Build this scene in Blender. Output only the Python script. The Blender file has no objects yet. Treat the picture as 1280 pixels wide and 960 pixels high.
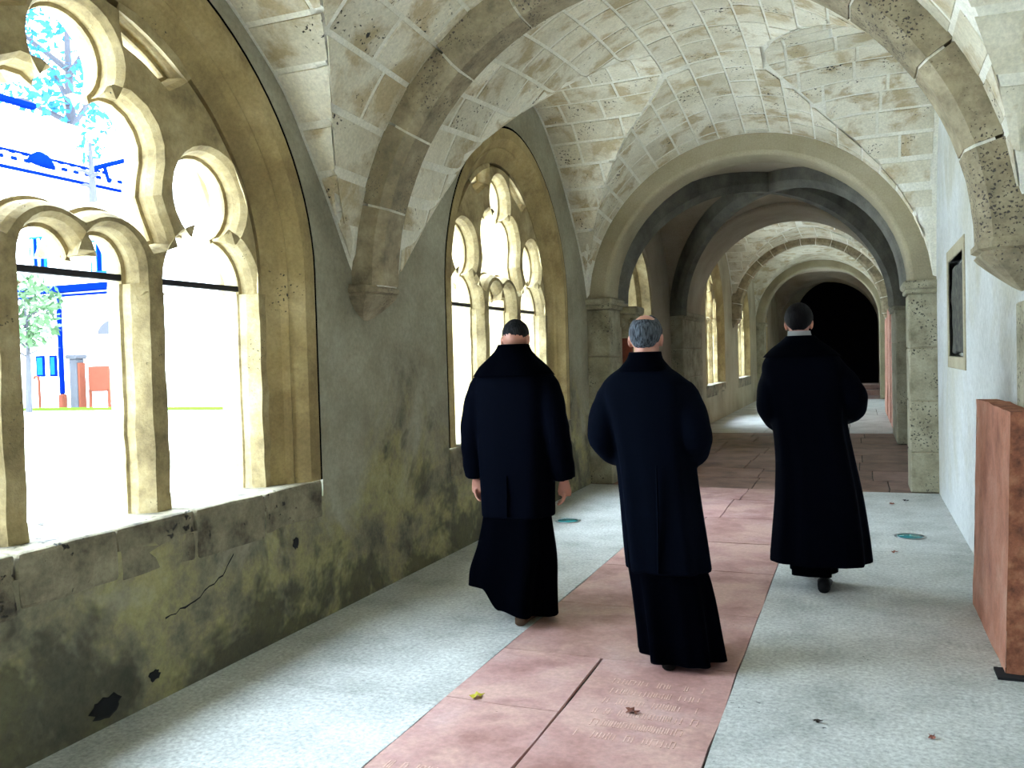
import bpy, bmesh, math, random
from mathutils import Vector, Matrix, noise
random.seed(7)
S = bpy.context.scene
COL = S.collection
PI = math.pi

# ------------------------------------------------------------------ camera
F_PX, YAW, PITCH, ROLL, EYE = 1078.6, 0.3823, -0.0287, -0.0279, 1.5
def cam_axes():
    f = Vector((-math.sin(YAW)*math.cos(PITCH), math.cos(YAW)*math.cos(PITCH), math.sin(PITCH)))
    r = Vector((math.cos(YAW), math.sin(YAW), 0)); u = r.cross(f)
    r2 = r*math.cos(ROLL)+u*math.sin(ROLL); u2 = -r*math.sin(ROLL)+u*math.cos(ROLL)
    return r2, u2, f
CR, CU, CF = cam_axes()
cam = bpy.data.cameras.new('camera'); cam.sensor_width = 36; cam.lens = F_PX*36/1280
cam.clip_start = .05; cam.clip_end = 300
co = bpy.data.objects.new('camera', cam); COL.objects.link(co)
m = Matrix((CR, CU, -CF)).transposed().to_4x4(); m.translation = Vector((0, 0, EYE))
co.matrix_world = m
S.camera = co

# ------------------------------------------------------------------ daylight: a bright overcast sky
W = bpy.data.worlds.new('overcast_sky'); S.world = W; W.use_nodes = True
bg = W.node_tree.nodes['Background']
bg.inputs['Color'].default_value = (0.68, 0.84, 1.0, 1)
# overcast sky: three times brighter overhead than at the horizon
_t = W.node_tree; _tc = _t.nodes.new('ShaderNodeTexCoord'); _sx = _t.nodes.new('ShaderNodeSeparateXYZ')
_mr = _t.nodes.new('ShaderNodeMapRange'); _mr.inputs['From Min'].default_value = 0; _mr.inputs['From Max'].default_value = 1
_mr.inputs['To Min'].default_value = 1.9; _mr.inputs['To Max'].default_value = 5.7
_t.links.new(_tc.outputs['Generated'], _sx.inputs[0]); _t.links.new(_sx.outputs[2], _mr.inputs['Value']); _t.links.new(_mr.outputs[0], bg.inputs['Strength'])
S.view_settings.view_transform = 'Standard'; S.view_settings.look = 'None'
S.view_settings.gamma = 1; S.view_settings.use_curve_mapping = False
S.view_settings.exposure = 3.05
S.cycles.max_bounces = 9; S.cycles.diffuse_bounces = 6; S.cycles.caustics_reflective = False
S.cycles.caustics_refractive = False
def portal(y, z, w, h, x=-3.42):
    l = bpy.data.lights.new('window_portal', 'AREA'); l.shape = 'RECTANGLE'; l.size = w; l.size_y = h
    l.cycles.is_portal = True
    o = bpy.data.objects.new('window_portal', l); COL.objects.link(o)
    o.matrix_world = Matrix.Translation((x, y, z)) @ Matrix(((0, 0, -1, 0), (1, 0, 0, 0), (0, -1, 0, 0), (0, 0, 0, 1)))
    return o
for y in (-1.8, 2.88, 7.6, 19.7, 24.9): portal(y, 2.1, 2.5, 2.7)

# ------------------------------------------------------------------ helpers
def link(name, me, mat=None, parent=None, smooth=False):
    o = bpy.data.objects.new(name, me); COL.objects.link(o)
    if mat and not me.materials: me.materials.append(mat)
    if parent: o.parent = parent
    if smooth:
        me.polygons.foreach_set('use_smooth', [True]*len(me.polygons))
    return o
def from_bm(name, bm, mat=None, parent=None, smooth=False):
    bmesh.ops.recalc_face_normals(bm, faces=bm.faces)
    me = bpy.data.meshes.new(name); bm.to_mesh(me); bm.free()
    return link(name, me, mat, parent, smooth)
def pyd(name, vs, fs, mat=None, parent=None, smooth=False):
    me = bpy.data.meshes.new(name); me.from_pydata([tuple(v) for v in vs], [], fs); me.update()
    return link(name, me, mat, parent, smooth)
def empty(name, loc=(0, 0, 0), rz=0):
    o = bpy.data.objects.new(name, None); COL.objects.link(o); o.location = loc; o.rotation_euler = (0, 0, rz)
    o.empty_display_size = .2
    return o
def tag(o, label, cat, group=None, kind=None):
    o['label'] = label; o['category'] = cat
    if group: o['group'] = group
    if kind: o['kind'] = kind
    return o
def struct(o, label=None, cat=None):
    o['kind'] = 'structure'
    if label: o['label'] = label
    if cat: o['category'] = cat
    return o
def add_box(bm, lo, hi, bevel=0, seg=1):
    r = bmesh.ops.create_cube(bm, size=1)
    vs = r['verts']
    for v in vs:
        v.co = Vector([lo[i]+(v.co[i]+.5)*(hi[i]-lo[i]) for i in range(3)])
    if bevel:
        es = list({e for v in vs for e in v.link_edges})
        bmesh.ops.bevel(bm, geom=es, offset=bevel, segments=seg, affect='EDGES', profile=.5)
def box(name, lo, hi, mat, parent=None, bevel=0, seg=1, jit=0):
    bm = bmesh.new(); add_box(bm, lo, hi, bevel, seg)
    if jit:
        for v in bm.verts: v.co += Vector([random.uniform(-jit, jit) for _ in range(3)])
    return from_bm(name, bm, mat, parent)
def evaluated(o):
    dg = bpy.context.evaluated_depsgraph_get(); dg.update()
    return bpy.data.meshes.new_from_object(o.evaluated_get(dg))
def curve_solid(name, loops, ext, bevel=0, bres=0, off=0.0):
    """filled 2-D curve with holes, extruded: a mesh in local x,y with thickness along z"""
    cu = bpy.data.curves.new(name, 'CURVE'); cu.dimensions = '2D'; cu.fill_mode = 'BOTH'
    cu.extrude = ext; cu.bevel_depth = bevel; cu.bevel_resolution = bres; cu.offset = off
    for L in loops:
        sp = cu.splines.new('POLY'); sp.points.add(len(L)-1); sp.use_cyclic_u = True
        for p, q in zip(sp.points, L): p.co = (q[0], q[1], 0, 1)
    o = bpy.data.objects.new(name, cu); COL.objects.link(o)
    me = evaluated(o)
    bpy.data.objects.remove(o); bpy.data.curves.remove(cu)
    return me
# local (a, b, c) of a curve_solid -> world (c = x, a = y, b = z)
YZ = Matrix(((0, 0, 1, 0), (1, 0, 0, 0), (0, 1, 0, 0), (0, 0, 0, 1)))
XZ = Matrix(((1, 0, 0, 0), (0, 0, -1, 0), (0, 1, 0, 0), (0, 0, 0, 1)))
def arc(cx, cz, r, a0, a1, n, rz=None):
    rz = rz or r
    return [(cx+r*math.cos(math.radians(a0+(a1-a0)*i/n)), cz+rz*math.sin(math.radians(a0+(a1-a0)*i/n))) for i in range(n+1)]

# ------------------------------------------------------------------ materials
def nt(name):
    mt = bpy.data.materials.new(name); mt.use_nodes = True
    t = mt.node_tree; b = t.nodes['Principled BSDF']
    return mt, t, b
def N(t, typ, **kw):
    n = t.nodes.new(typ)
    for k, v in kw.items():
        if k in n.inputs: n.inputs[k].default_value = v
        else: setattr(n, k, v)
    return n
def ramp(t, fac, stops):
    r = t.nodes.new('ShaderNodeValToRGB'); e = r.color_ramp.elements
    while len(e) < len(stops): e.new(.5)
    for el, (p, c) in zip(e, stops): el.position = p; el.color = (*c, 1) if len(c) == 3 else c
    t.links.new(fac, r.inputs['Fac']); return r.outputs['Color']
def mixc(t, fac, a, b, mode='MIX'):
    n = t.nodes.new('ShaderNodeMix'); n.data_type = 'RGBA'; n.blend_type = mode
    for sock, v in ((n.inputs[0], fac), (n.inputs[6], a), (n.inputs[7], b)):
        if hasattr(v, 'links'): t.links.new(v, sock)
        elif isinstance(v, (int, float)): sock.default_value = v
        else: sock.default_value = (*v, 1)
    return n.outputs[2]
def math_(t, op, a, b=None):
    n = t.nodes.new('ShaderNodeMath'); n.operation = op
    for i, v in enumerate((a, b)):
        if v is None: continue
        if hasattr(v, 'links'): t.links.new(v, n.inputs[i])
        else: n.inputs[i].default_value = v
    return n.outputs[0]
def g(v): return tuple(((c+.055)/1.055)**2.4 if c > .04045 else c/12.92 for c in v)
def rgb(r, g_, b): return g((r/255, g_/255, b/255))

def stone(name, *a, finemix=.35, **k):
    return _stone(name, *a, finemix=finemix, **k)
def _stone(name, base, dark, light, scale=2.0, pits=.0, pit_scale=22, bump=.25, rough=.9, tint=.12, fine=55, stain=None, stain_scale=.9, stain_lo=.5, stain_hi=.62, pit_col=(.02, .02, .02), bdist=.02, finemix=.35):
    mt, t, b = nt(name)
    tc = N(t, 'ShaderNodeTexCoord'); ob = tc.outputs['Object']
    n1 = N(t, 'ShaderNodeTexNoise', Scale=scale, Detail=6.0, Roughness=.62); t.links.new(ob, n1.inputs['Vector'])
    c = ramp(t, n1.outputs['Fac'], [(.3, dark), (.5, base), (.72, light)])
    if stain:
        n3 = N(t, 'ShaderNodeTexNoise', Scale=stain_scale, Detail=5.0, Roughness=.6, Distortion=.4); t.links.new(ob, n3.inputs['Vector'])
        f = ramp(t, n3.outputs['Fac'], [(stain_lo, (0, 0, 0)), (stain_hi, (1, 1, 1))])
        c = mixc(t, f, c, stain)
    n2 = N(t, 'ShaderNodeTexNoise', Scale=fine, Detail=4.0, Roughness=.7); t.links.new(ob, n2.inputs['Vector'])
    c = mixc(t, finemix, c, mixc(t, 1.0, c, ramp(t, n2.outputs['Fac'], [(.3, (.45,)*3), (.7, (1.35,)*3)]), 'MULTIPLY'))
    if tint:
        oi = N(t, 'ShaderNodeObjectInfo')
        c = mixc(t, 1.0, c, ramp(t, oi.outputs['Random'], [(0, (1-tint, 1-tint*1.05, 1-tint*1.3)), (1, (1+tint, 1+tint, 1+tint))]), 'MULTIPLY')
    h = math_(t, 'ADD', math_(t, 'MULTIPLY', n1.outputs['Fac'], .5), math_(t, 'MULTIPLY', n2.outputs['Fac'], .25))
    if pits:
        dn = N(t, 'ShaderNodeTexNoise', Scale=pit_scale*1.3, Detail=3.0); t.links.new(ob, dn.inputs['Vector'])
        dv = N(t, 'ShaderNodeVectorMath', operation='MULTIPLY_ADD'); t.links.new(dn.outputs['Color'], dv.inputs[0]); dv.inputs[1].default_value = (1.7/pit_scale,)*3; t.links.new(ob, dv.inputs[2])
        mpv = N(t, 'ShaderNodeMapping'); mpv.inputs['Scale'].default_value = (1, 1, 1.15); t.links.new(dv.outputs[0], mpv.inputs['Vector'])
        vo = N(t, 'ShaderNodeTexVoronoi', Scale=pit_scale, Randomness=1.0); t.links.new(mpv.outputs[0], vo.inputs['Vector'])
        nm = N(t, 'ShaderNodeTexNoise', Scale=2.6, Detail=3.0)
        if tint:
            ad = N(t, 'ShaderNodeVectorMath', operation='ADD'); t.links.new(ob, ad.inputs[0])
            cx = N(t, 'ShaderNodeCombineXYZ'); t.links.new(math_(t, 'MULTIPLY', oi.outputs['Random'], 37), cx.inputs[0]); t.links.new(cx.outputs[0], ad.inputs[1])
            t.links.new(ad.outputs[0], nm.inputs['Vector'])
        else: t.links.new(ob, nm.inputs['Vector'])
        thr = math_(t, 'MULTIPLY', ramp(t, nm.outputs['Fac'], [(.62-pits*.35, (0, 0, 0)), (.85-pits*.3, (1, 1, 1))]), .36)
        d = math_(t, 'SUBTRACT', thr, vo.outputs['Distance'])
        f = ramp(t, d, [(.0, (0, 0, 0)), (.1, (1, 1, 1))])
        c = mixc(t, f, c, pit_col)
        h = math_(t, 'SUBTRACT', h, math_(t, 'MULTIPLY', f, .6))
    t.links.new(c, b.inputs['Base Color']); b.inputs['Roughness'].default_value = rough
    bp = N(t, 'ShaderNodeBump', Strength=bump, Distance=bdist); t.links.new(h, bp.inputs['Height']); t.links.new(bp.outputs[0], b.inputs['Normal'])
    return mt
def plain(name, col, rough=.6, metal=0, spec=None, sheen=0):
    mt, t, b = nt(name)
    tc = N(t, 'ShaderNodeTexCoord'); n = N(t, 'ShaderNodeTexNoise', Scale=9.0, Detail=3.0); t.links.new(tc.outputs['Object'], n.inputs['Vector'])
    c = mixc(t, n.outputs['Fac'], tuple(x*.86 for x in col), tuple(min(1, x*1.14) for x in col))
    t.links.new(c, b.inputs['Base Color'])
    b.inputs['Roughness'].default_value = rough; b.inputs['Metallic'].default_value = metal
    if spec is not None: b.inputs['Specular IOR Level'].default_value = spec
    if sheen: b.inputs['Sheen Weight'].default_value = sheen
    return mt
M = {}
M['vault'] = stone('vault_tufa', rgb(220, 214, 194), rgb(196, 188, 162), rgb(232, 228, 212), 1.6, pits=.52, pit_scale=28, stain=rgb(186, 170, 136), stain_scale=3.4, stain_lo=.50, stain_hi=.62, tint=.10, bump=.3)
M['mortar'] = stone('vault_mortar', rgb(232, 229, 214), rgb(218, 214, 196), rgb(242, 240, 230), 3, bump=.35, tint=0)
M['rib'] = stone('rib_conglomerate', rgb(150, 138, 112), rgb(112, 102, 82), rgb(176, 164, 136), 7, pits=.7, pit_scale=48, bump=.6, tint=.08, fine=40, pit_col=(.06, .05, .045))
M['wall'] = None
M['frame'] = stone('window_frame_sandstone', rgb(164, 144, 98), rgb(130, 112, 74), rgb(188, 170, 126), 2.4, pits=.12, pit_scale=40, bump=.35, tint=.04, stain=rgb(138, 118, 78), stain_scale=2.0)
M['tracery'] = stone('tracery_sandstone', rgb(164, 146, 104), rgb(118, 102, 70), rgb(190, 174, 134), 5, pits=.3, pit_scale=38, bump=.6, tint=.03, fine=45)
M['sill'] = stone('sill_stone', rgb(128, 120, 98), rgb(66, 60, 48), rgb(156, 148, 122), 6, pits=.6, pit_scale=16, bump=.7, tint=.1, pit_col=(.03, .027, .02))
M['plaster'] = stone('arch_plaster', rgb(164, 154, 126), rgb(132, 122, 98), rgb(182, 172, 146), .8, bump=.15, tint=0)
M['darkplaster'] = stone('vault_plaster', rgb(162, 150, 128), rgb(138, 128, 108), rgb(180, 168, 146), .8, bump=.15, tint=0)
M['white'] = stone('whitewashed_plaster', rgb(196, 198, 194), rgb(172, 173, 166), rgb(208, 210, 206), .7, bump=.15, tint=0, fine=30, stain=rgb(182, 180, 164), stain_scale=.6)
M['pier'] = stone('pier_tufa', rgb(156, 150, 126), rgb(116, 110, 88), rgb(182, 176, 152), 4, pits=.6, pit_scale=30, bump=.6, tint=.06, pit_col=(.05, .047, .035))
M['darkrib'] = stone('grey_rib_stone', rgb(104, 102, 92), rgb(78, 78, 70), rgb(126, 124, 112), 3, bump=.3, tint=0)
M['concrete'] = stone('floor_concrete', rgb(188, 190, 186), rgb(160, 163, 158), rgb(206, 208, 204), 2.2, pits=.2, pit_scale=30, bump=.7, tint=.04, fine=48, rough=.7, pit_col=(.12, .12, .12), bdist=.012, finemix=.75)
M['redmarble'] = stone('red_marble', rgb(178, 138, 132), rgb(146, 104, 98), rgb(196, 164, 160), 3.2, pits=.12, pit_scale=20, bump=.4, tint=.10, fine=36, rough=.55, pit_col=(.2, .1, .08), stain=rgb(196, 160, 150), stain_scale=1.8, bdist=.012)
M['darkpaving'] = stone('worn_red_paving', rgb(130, 100, 90), rgb(84, 66, 60), rgb(150, 122, 110), 2.5, bump=.5, tint=.2, rough=.55, fine=30)
M['grout'] = stone('joint_dirt', rgb(70, 66, 60), rgb(40, 38, 36), rgb(96, 92, 86), 8, bump=.3, tint=0)
M['slabred'] = stone('grave_slab_marble', rgb(190, 128, 104), rgb(150, 92, 72), rgb(204, 156, 136), 4, pits=.15, pit_scale=18, bump=.5, tint=.06, rough=.6, pit_col=(.14, .06, .04))
M['slabedge'] = stone('grave_slab_edge', rgb(150, 92, 66), rgb(96, 54, 38), rgb(186, 128, 96), 14, pits=.4, pit_scale=24, bump=.9, tint=0, fine=70)
M['redshaft'] = stone('red_shaft', rgb(140, 70, 54), rgb(100, 46, 36), rgb(160, 92, 74), 5, bump=.1, tint=.05, rough=.4)
M['plaque'] = stone('slate_plaque', rgb(70, 70, 62), rgb(34, 36, 34), rgb(98, 96, 84), 14, bump=.9, tint=0, fine=60)
M['iron'] = plain('iron_bar', (.010, .010, .016), .6, .3)
M['dark'] = plain('dark_recess', (.006, .006, .007), .95)
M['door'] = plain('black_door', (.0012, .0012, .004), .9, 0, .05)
M['lettering'] = stone('carved_lettering', rgb(214, 178, 166), rgb(196, 154, 142), rgb(226, 196, 186), 20, tint=0)
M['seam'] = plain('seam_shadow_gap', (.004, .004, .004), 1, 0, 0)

def left_wall_mat():
    mt, t, b = nt('mossy_plaster')
    tc = N(t, 'ShaderNodeTexCoord'); ob = tc.outputs['Object']
    sp = N(t, 'ShaderNodeSeparateXYZ'); t.links.new(ob, sp.inputs[0])
    n1 = N(t, 'ShaderNodeTexNoise', Scale=1.5, Detail=7.0, Roughness=.62); t.links.new(ob, n1.inputs['Vector'])
    c = ramp(t, n1.outputs['Fac'], [(.28, rgb(120, 114, 94)), (.5, rgb(152, 147, 126)), (.72, rgb(172, 168, 148))])
    n4 = N(t, 'ShaderNodeTexNoise', Scale=.9, Detail=6.0, Roughness=.65, Distortion=.6); t.links.new(ob, n4.inputs['Vector'])
    # rising damp and algae: patchy growth that is commoner on the lower wall
    low = math_(t, 'MULTIPLY', math_(t, 'SUBTRACT', 1.35, sp.outputs[2]), .42)
    f_damp = ramp(t, math_(t, 'ADD', n4.outputs['Fac'], math_(t, 'MULTIPLY', low, .55)), [(.56, (0, 0, 0)), (.68, (1, 1, 1))])
    n5 = N(t, 'ShaderNodeTexNoise', Scale=2.6, Detail=6.0, Roughness=.7); t.links.new(ob, n5.inputs['Vector'])
    damp = ramp(t, n5.outputs['Fac'], [(.33, rgb(84, 82, 68)), (.45, rgb(128, 121, 96)), (.56, rgb(156, 149, 100)), (.7, rgb(168, 162, 130))])
    c = mixc(t, math_(t, 'MULTIPLY', f_damp, .9), c, damp)
    n6 = N(t, 'ShaderNodeTexNoise', Scale=1.15, Detail=5.0, Roughness=.7, Distortion=.3)
    mp = N(t, 'ShaderNodeMapping'); mp.inputs['Location'].default_value = (0, 3.7, 1.9); t.links.new(ob, mp.inputs['Vector']); t.links.new(mp.outputs[0], n6.inputs['Vector'])
    f_dk = ramp(t, math_(t, 'ADD', n6.outputs['Fac'], math_(t, 'MULTIPLY', low, .3)), [(.62, (0, 0, 0)), (.70, (1, 1, 1))])
    c = mixc(t, math_(t, 'MULTIPLY', f_dk, .75), c, rgb(62, 62, 50))
    n2 = N(t, 'ShaderNodeTexNoise', Scale=34.0, Detail=5.0, Roughness=.7); t.links.new(ob, n2.inputs['Vector'])
    c = mixc(t, .4, c, mixc(t, 1.0, c, ramp(t, n2.outputs['Fac'], [(.3, (.5,)*3), (.7, (1.3,)*3)]), 'MULTIPLY'))
    t.links.new(c, b.inputs['Base Color']); b.inputs['Roughness'].default_value = .92
    h = math_(t, 'ADD', math_(t, 'MULTIPLY', n5.outputs['Fac'], .7), math_(t, 'MULTIPLY', n2.outputs['Fac'], .25))
    bp = N(t, 'ShaderNodeBump', Strength=.45, Distance=.03); t.links.new(h, bp.inputs['Height']); t.links.new(bp.outputs[0], b.inputs['Normal'])
    return mt
M['wall'] = left_wall_mat()

XL, XR, XC = -2.96, .75, -1.105

# ------------------------------------------------------------------ floor: joint bed and individual slabs
floor = struct(box('floor', (XL-.5, -7, -.2), (XR+.5, 37, -.014), M['grout']), 'stone floor of the cloister walk with red and grey slabs', 'floor')
def slab(name, x0, x1, y0, y1, mat, gap=.006, jit=.004, drop=0):
    bm = bmesh.new()
    n = max(2, int((y1-y0)/.25)); k = max(2, int((x1-x0)/.25))
    top = {}
    def pt(i, j):
        x = x0+gap+(x1-x0-2*gap)*i/k; y = y0+gap+(y1-y0-2*gap)*j/n
        e = noise.noise(Vector((x*3.1, y*3.1, 7)))*jit
        if i in (0, k): x += noise.noise(Vector((x*2, y*5, 1)))*jit*1.6
        if j in (0, n): y += noise.noise(Vector((x*5, y*2, 3)))*jit*1.6
        return x, y, e
    for i in range(k+1):
        for j in range(n+1):
            x, y, e = pt(i, j); top[i, j] = bm.verts.new((x, y, -drop+e*.25))
    for i in range(k):
        for j in range(n): bm.faces.new((top[i, j], top[i+1, j], top[i+1, j+1], top[i, j+1]))
    rim = [(i, 0) for i in range(k)]+[(k, j) for j in range(n)]+[(i, n) for i in range(k, 0, -1)]+[(0, j) for j in range(n, 0, -1)]
    bot = [bm.verts.new(top[r].co-Vector((0, 0, .03))) for r in rim]
    for a in range(len(rim)):
        c = (a+1) % len(rim); bm.faces.new((top[rim[a]], bot[a], bot[c], top[rim[c]]))
    return from_bm(name, bm, mat, floor)
R1, R2, R3 = -1.733, -1.1975, -.547
yl = [-4, -1.2, 1.35, 3.32, 6.1, 8.3, 9.78]
for a, b in zip(yl, yl[1:]): slab('concrete_slab', XL-.02, R1, a, b, M['concrete'], .002)
yr = [-4, -.8, 2.62, 6.9, 9.78]
for a, b in zip(yr, yr[1:]): slab('concrete_slab', R3, XR+.02, a, b, M['concrete'], .002)
for a, b in zip([-3, -.6, 1.6, 2.55, 3.42, 4.1], [-.6, 1.6, 2.55, 3.42, 4.1]): slab('marble_slab', R1, R2-.006, a, b, M['redmarble'], .003, .008)
for a, b in zip([-3, .2, 1.9, 4.1], [.2, 1.9, 4.1]): slab('marble_slab', R2+.004, R3, a, b, M['redmarble'], .002, .008)
for a, b in zip([4.1, 5.0, 6.0], [5.0, 6.0]): slab('marble_slab', R1, R3, a, b, M['redmarble'], .003, .008)
y = 6.0
while y < 9.7:
    e = min(9.78, y+random.uniform(.8, 1.2)); s = random.uniform(-1.35, -.95)
    slab('marble_slab', R1, s, y, e, M['redmarble'], .005, .008); slab('marble_slab', s, R3, y, e, M['redmarble'], .005, .008); y = e
for y0, y1, rows, mt in ((9.78, 16.6, 8, 'darkpaving'), (16.6, 28.2, 5, 'concrete'), (28.2, 36.8, 4, 'darkpaving')):
    dy = (y1-y0)/rows
    for r in range(rows):
        x = XL-.02
        while x < XR:
            e = x+random.uniform(.55, .95)*(1 if mt != 'concrete' else 1.7)
            if XR-e < .35: e = XR+.02
            slab('paving_slab', x, e, y0+r*dy, y0+(r+1)*dy, M[mt], .007, .008, drop=random.uniform(0, .004)); x = e
# carved lines of lettering, too worn to read
def strokes(name, x0, x1, rows, hgt, rnd):
    bm = bmesh.new()
    for yy in rows:
        x = x0+rnd.uniform(0, .05)
        while x < x1-.02:
            w = rnd.choice([.012, .02, .03, .045])
            if rnd.random() < .16: x += .03; continue
            add_box(bm, (x, yy, -.002), (x+.005, yy+hgt, .0018))
            if w > .015:
                add_box(bm, (x+w*.55, yy+rnd.uniform(0, .01), -.002), (x+w*.55+.005, yy+hgt*rnd.uniform(.75, 1), .0018))
            if w > .025 and rnd.random() < .5:
                add_box(bm, (x, yy+hgt*.9, -.002), (x+w*.6, yy+hgt*.98, .0018))
            x += w
    o = from_bm(name, bm, M['lettering'], floor); o['kind'] = 'stuff'; return o
strokes('worn_inscription', -1.09, -.63, [3.22+.115*k for k in range(6)], .062, random.Random(4))
strokes('worn_inscription', -1.68, -1.32, [2.62, 2.74], .06, random.Random(5))

# ------------------------------------------------------------------ vault surfaces
def interp(pts, y):
    if y <= pts[0][0]: return pts[0][1]
    if y >= pts[-1][0]: return pts[-1][1]
    for i, ((a, b), (c, d)) in enumerate(zip(pts, pts[1:])):
        if a <= y <= c:
            p0 = pts[max(0, i-1)]; p3 = pts[min(len(pts)-1, i+2)]
            m1 = (d-p0[1])/(c-p0[0]) if i > 0 else (d-b)/(c-a)
            m2 = (p3[1]-b)/(p3[0]-a) if i+2 < len(pts) else (d-b)/(c-a)
            t = (y-a)/(c-a); h = c-a
            return (2*t**3-3*t*t+1)*b+(t**3-2*t*t+t)*h*m1+(-2*t**3+3*t*t)*d+(t**3-t*t)*h*m2
def sstep(a, b, x):
    t = min(1, max(0, (x-a)/(b-a))); return t*t*(3-2*t)
class Bay:
    def __init__(s, y0, y1, r, z0, left, right, soft=.02, dome=0.0):
        s.dome = dome; s.climb = .95 if dome > .2 else 0.0
        s.y0, s.y1, s.r, s.z0, s.left, s.right, s.soft = y0, y1, r, z0, left, right, soft
    def zA(s, x, y=None):
        v = s.r**2-(x-XC)**2
        q = math.sqrt(v) if v > 0 else 0
        if y is not None and s.dome: q *= 1+s.dome/s.r*math.sin(PI*min(1, max(0, (y-s.y0)/(s.y1-s.y0))))
        return s.z0+q
    def zB(s, x, y):
        k = sstep(-2.2, .1, x)
        z = interp(s.left, y)*(1-k)+interp(s.right, y)*k
        # the near left cell climbs as it leaves the wall
        z += s.climb*min(max(0, x-XL), .24)*(1-sstep(-1.9, -1.2, x))*(1-sstep(.52, .66, (y-s.y0)/(s.y1-s.y0)))
        return z
    def z(s, x, y):
        a, b = s.zA(x, y), s.zB(x, y)
        k = s.soft+.12*(1-sstep(XC-.9, XC+.2, x))*(1-sstep(.45, .62, (y-s.y0)/(s.y1-s.y0)))
        h = max(0, k-abs(a-b))/k
        return max(a, b)+h*h*k*.25
BAY0 = Bay(-.1, 4.85, 1.83, 2.0, [(-.1, 1.85), (.5, 2.7), (1.1, 3.3), (1.9, 3.75), (2.7, 3.8), (3.1, 3.62), (3.59, 3.36), (3.83, 3.2), (4.06, 3.01), (4.31, 2.68), (4.5, 2.4), (4.68, 2.1), (4.86, 1.8)],
           [(-.1, 1.9), (.5, 2.8), (1.1, 3.4), (2.0, 3.85), (3.0, 3.85), (3.7, 3.5), (4.3, 2.9), (4.86, 1.9)], dome=.12)
BAY1 = Bay(4.85, 9.8, 1.83, 2.05, [(4.84, 1.75), (5.15, 1.95), (5.45, 2.25), (5.85, 2.64), (6.37, 3.09), (6.97, 3.52), (7.5, 3.86), (7.95, 4.0), (8.32, 3.92), (8.67, 3.67), (8.97, 3.39), (9.28, 3.04), (9.57, 2.67), (9.76, 2.31), (9.82, 2.1)],
           [(4.84, 1.9), (5.2, 2.35), (5.5, 2.72), (5.87, 3.12), (6.2, 3.5), (6.6, 3.8), (7.3, 4.08), (7.9, 4.14), (8.6, 4.02), (9.2, 3.74), (9.5, 3.36), (9.68, 2.85), (9.82, 2.1)], dome=.27)
def far_bay(y0, y1, z0, top):
    h = (y1-y0)/2; c = (y0+y1)/2
    p = [(c+h*math.cos(PI*(1-i/12)), z0-.1+(top-z0+.1)*math.sin(PI*i/12)**.85) for i in range(13)]
    return Bay(y0, y1, 1.86, z0, p, p)
BAYC = far_bay(16.6, 22.6, 2.4, 4.3)
BAYD = far_bay(22.6, 28.0, 2.4, 4.3)
BAYX = far_bay(-7, -.1, 2.0, 3.9)
DARK = far_bay(10.3, 14.7, 2.05, 3.95); DARK.r = 1.80; DARK.z0 = 2.1
END = far_bay(28.6, 36.0, 2.3, 4.25)

def vault_sheet(bay, mat, label, nx=56, ny=56):
    vs = []; fs = []
    xs = [XC+1.93*math.sin(PI*(i/nx-.5)) for i in range(nx+1)]
    for i in range(nx+1):
        for j in range(ny+1):
            y = bay.y0+(bay.y1-bay.y0)*j/ny
            vs.append((xs[i], y, bay.z(xs[i], y)+.012))
    for i in range(nx):
        for j in range(ny):
            a = i*(ny+1)+j; fs.append((a, a+1, a+ny+2, a+ny+1))
    return struct(pyd('ceiling', vs, fs, mat, None, False), label, 'ceiling')
def proj(p):
    d = Vector(p)-Vector((0, 0, EYE)); w = d.dot(CF)
    if w < .1: return None
    return 640+F_PX*d.dot(CR)/w, 480-F_PX*d.dot(CU)/w
def clip_poly(poly, fn):
    out = []
    for (p, q) in zip(poly, poly[1:]+poly[:1]):
        a, b = fn(*p), fn(*q)
        if a >= 0: out.append(p)
        if (a >= 0) != (b >= 0):
            t = a/(a-b); out.append((p[0]+(q[0]-p[0])*t, p[1]+(q[1]-p[1])*t))
    return out
def area(P): return .5*sum(a[0]*b[1]-b[0]*a[1] for a, b in zip(P, P[1:]+P[:1]))
def stone_piece(bay, poly, parent, mat, proud):
    if len(poly) < 3 or abs(area(poly)) < .004: return
    c = (sum(p[0] for p in poly)/len(poly), sum(p[1] for p in poly)/len(poly))
    pc = proj((c[0], c[1], bay.z(*c)))
    if pc is None or not (-260 < pc[0] < 1500 and -420 < pc[1] < 1100): return
    def nrm(x, y):
        e = .02
        dx = (bay.z(x+e, y)-bay.z(x-e, y))/(2*e); dy = (bay.z(x, y+e)-bay.z(x, y-e))/(2*e)
        return Vector((dx, dy, -1)).normalized()
    top = []; bot = []
    sh = .992
    for x, y in poly:
        z = bay.z(x, y); n = nrm(x, y)
        n0 = Vector((x, y, z+.012))
        bot.append(n0); top.append(n0+n*(.006+proud+random.uniform(-.001, .001)))
    zc = bay.z(*c); cc = Vector((c[0], c[1], zc+.012))+nrm(*c)*(.008+proud)
    top = [cc+(v-cc)*sh for v in top]
    n = len(poly)
    vs = top+bot+[cc]; fs = []
    for i in range(n):
        j = (i+1) % n
        fs.append((i, j, n+j, n+i)); fs.append((i, 2*n, j))
    bm = bmesh.new(); bv = [bm.verts.new(v) for v in vs]
    for f in fs:
        try: bm.faces.new([bv[k] for k in f])
        except ValueError: pass
    from_bm('vault_stone', bm, mat, parent)
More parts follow.
